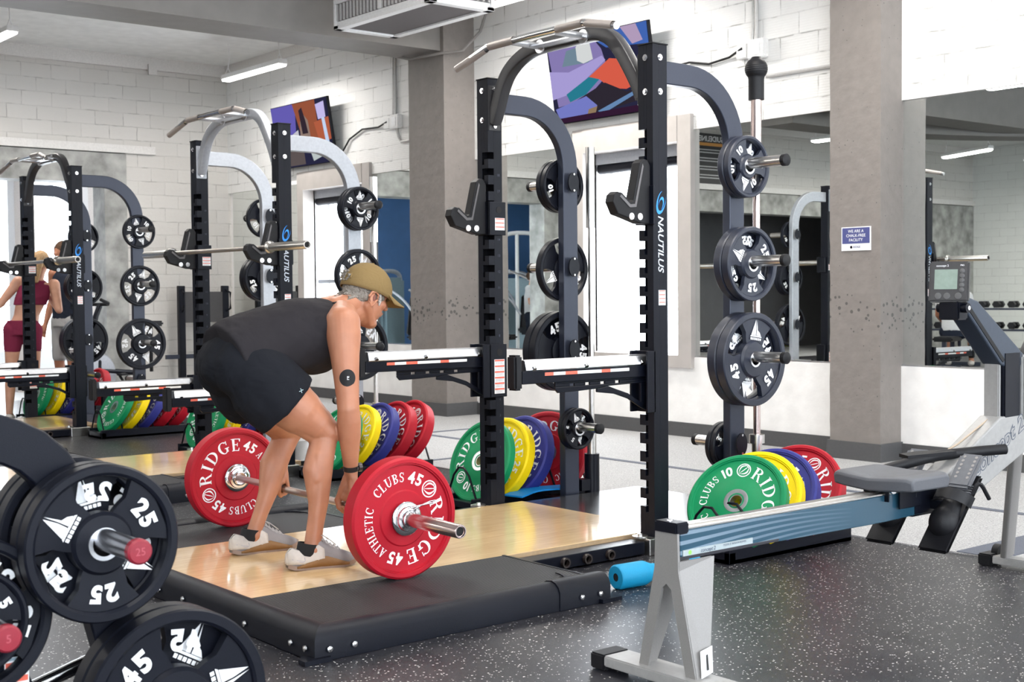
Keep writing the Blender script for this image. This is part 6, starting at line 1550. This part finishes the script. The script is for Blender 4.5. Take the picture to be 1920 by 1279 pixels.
ct = empty('cable_tower', (-2.75, 12.7, 0), (0, 0, R_(15)), 'white tubular cable tower behind the boy, seen in the mirror', 'cable machine')
q = MB(); q.tube(smooth_path([(-.35, 0, .03), (-.35, 0, 2.0), (-.25, 0, 2.12), (.3, 0, 2.12), (.42, 0, 1.95), (.42, -.1, 1.6)], 2), .035, 10); q.build('bent_frame', WPL, ct)
q = MB(); q.tube([(.1, 0, .03), (.1, 0, 2.1)], .03, 10); q.build('upright_tube', WPL, ct)
q = MB(); q.box(-.12, .12, -.4, -.05, .5, .58, bev=.02); q.build('seat_pad', RUB, ct)
q = MB(); q.tube([(-.1, -.1, 1.35), (.35, -.25, 1.5)], .02, 8); q.build('pulley_arm', CHR, ct)
q = MB(); q.box(-.4, .45, -.5, .1, 0, .05); q.build('base_plate', SLT, ct, smooth=0)
# folded board stands against the left wall
def board_stand(x, lab, w=.56):
    o = empty('board_stand', (x, 10.36, 0), label=lab, cat='storage rack')
    q = MB(); q.box(-w/2, w/2, -.02, .02, .82, 1.18, bev=.004); q.build('dark_panel', mat('dark_taupe_panel', (.05, .048, .05), .5), o, smooth=0)
    for s in (-1, 1):
        q = MB(); q.box(s*w/2-.04, s*w/2+.04, -.03, .03, 0, 1.25, bev=.004); q.build('side_post', BLKTEX, o, smooth=0)
        q = MB(); q.tube([(s*w/2, -.03, 1.2), (s*(w/2+.02), -.10, 1.17), (s*(w/2+.02), -.10, .98), (s*w/2, -.04, .95)], .012, 8); q.build('wire_hook', BLK, o)
    q = MB(); q.box(-w/2-.2, w/2, -.02, .02, .40, .45); q.box(-w/2-.05, w/2+.05, -.25, .22, 0, .04); q.build('lower_rail', SLT, o, smooth=0)
board_stand(2.96, 'dark panel stand on two posts against the block wall beyond the racks')
board_stand(3.08+.62-.3, 'dark panel stand in the corner behind the lifter', .3) if 0 else None
# exercise bike by the doorway
bk_ = empty('exercise_bike', (1.75, 9.7, 0), (0, 0, R_(200)), 'black exercise bike against the block wall, behind the rack by the doorway', 'exercise bike')
q = MB(); q.tube(smooth_path([(.45, 0, .12), (.40, 0, .5), (.48, 0, .85), (.38, 0, 1.05)], 2), .03, 10); q.tube([(.42, 0, .35), (-.1, 0, .3), (-.32, 0, .75)], .03, 10); q.build('main_frame', BLK, bk_)
q = MB(); q.lathe([(0, -.02), (.22, -.02), (.24, 0), (.22, .02), (0, .02)], o=(.42, 0, .3), d=(0, 1, 0), n=32); q.build('flywheel', SIL, bk_)
q = MB(); q.tube(smooth_path([(.55, -.2, 1.1), (.40, -.18, 1.05), (.38, 0, 1.05), (.40, .18, 1.05), (.55, .2, 1.1)], 1), .018, 8); q.build('handlebar', RUB, bk_)
q = MB(); q.box(-.45, -.2, -.09, .09, .80, .86, bev=.02); q.tube([(-.33, 0, .3), (-.33, 0, .8)], .02, 8); q.build('saddle', RUB, bk_)
q = MB(); q.box(.3, .55, -.25, .25, 0, .05); q.box(-.5, -.4, -.25, .25, 0, .05); q.box(-.45, .45, -.03, .03, .03, .08); q.build('base_bar', BLK, bk_, smooth=0)
for s in (-1, 1): q = MB(); q.tube([(.1, s*.05, .3), (.1+s*.1, s*.08, .2+.1*(s > 0))], .014, 8); q.box(.1+s*.1-.04, .1+s*.1+.04, s*.12-.04, s*.12+.04, .2+.1*(s > 0)-.01, .21+.1*(s > 0)); q.build('pedal', RUB, bk_)
# poster and mats under the header, seen in the mirror
ps = empty('poster', (-4.95, YW-.03, 3.28), label='black house-rules poster with an orange heading, seen in the mirror', cat='poster')
q = MB(); q.box(-.42, .42, -.01, .01, -.42, .40); q.build('poster_board', mat('poster_black', (.02, .02, .022), .5), ps, smooth=0)
q = MB(); text(q, 'GUIDELINES', (0, -.012, .31), (1, 0, 0), (0, 0, 1), .12, .01); q.build('title_wording', WHT, ps, smooth=0)
q = MB(); q.box(-.38, .38, -.0125, -.0115, .20, .25); q.build('orange_band', mat('orange_print', (.55, .25, .05), .5), ps, smooth=0)
q = MB()
for i in range(12):
    if i % 3 != 2: z = .13-i*.045; q.box(-.36, .36-.1*(i % 2), -.0125, -.0115, z, z+.014)
q.build('small_print_line', mat('pale_print', (.5, .5, .5), .5), ps, smooth=0)
for i, (x, z, lab) in enumerate(((-5.1, 1.75, 'rolled blue banner on the dark wall, upper one, seen in the mirror'), (-5.1, 1.35, 'wide blue mat hung below the rolled banner, seen in the mirror'))):
    o = empty('exercise_mat', (x, 13.36, z), label=lab, cat='mat')
    q = MB(); (q.cyl((-1.0, 0, 0), (1.0, 0, 0), .1, n=20) if i == 0 else q.box(-1.0, 1.0, -.03, .03, -.25, .2, bev=.02)); q.build('mat_roll' if i == 0 else 'mat_panel', mat('royal_blue_vinyl', (.03, .09, .3), .4), o)
    q = MB(); q.box(-.9, -.86, .02, .08, -.04, .04); q.box(.86, .9, .02, .08, -.04, .04); q.build('wall_bracket', BLK, o, smooth=0)
tw = MB(); tw.sweep(smooth_path([(-.25, 0, .0), (-.1, .03, .02), (.1, -.02, .015), (.28, .03, .01)], 2), [(-.06, 0), (.06, 0), (.06, .008), (-.06, .008)]); 
tag(tw.build('resistance_band', mat('azure_band', (.0, .22, .6), .45)), 'blue stretch band lying behind an upright of the lifter\'s rack', 'resistance band').location = (.50, 1.27, .075)
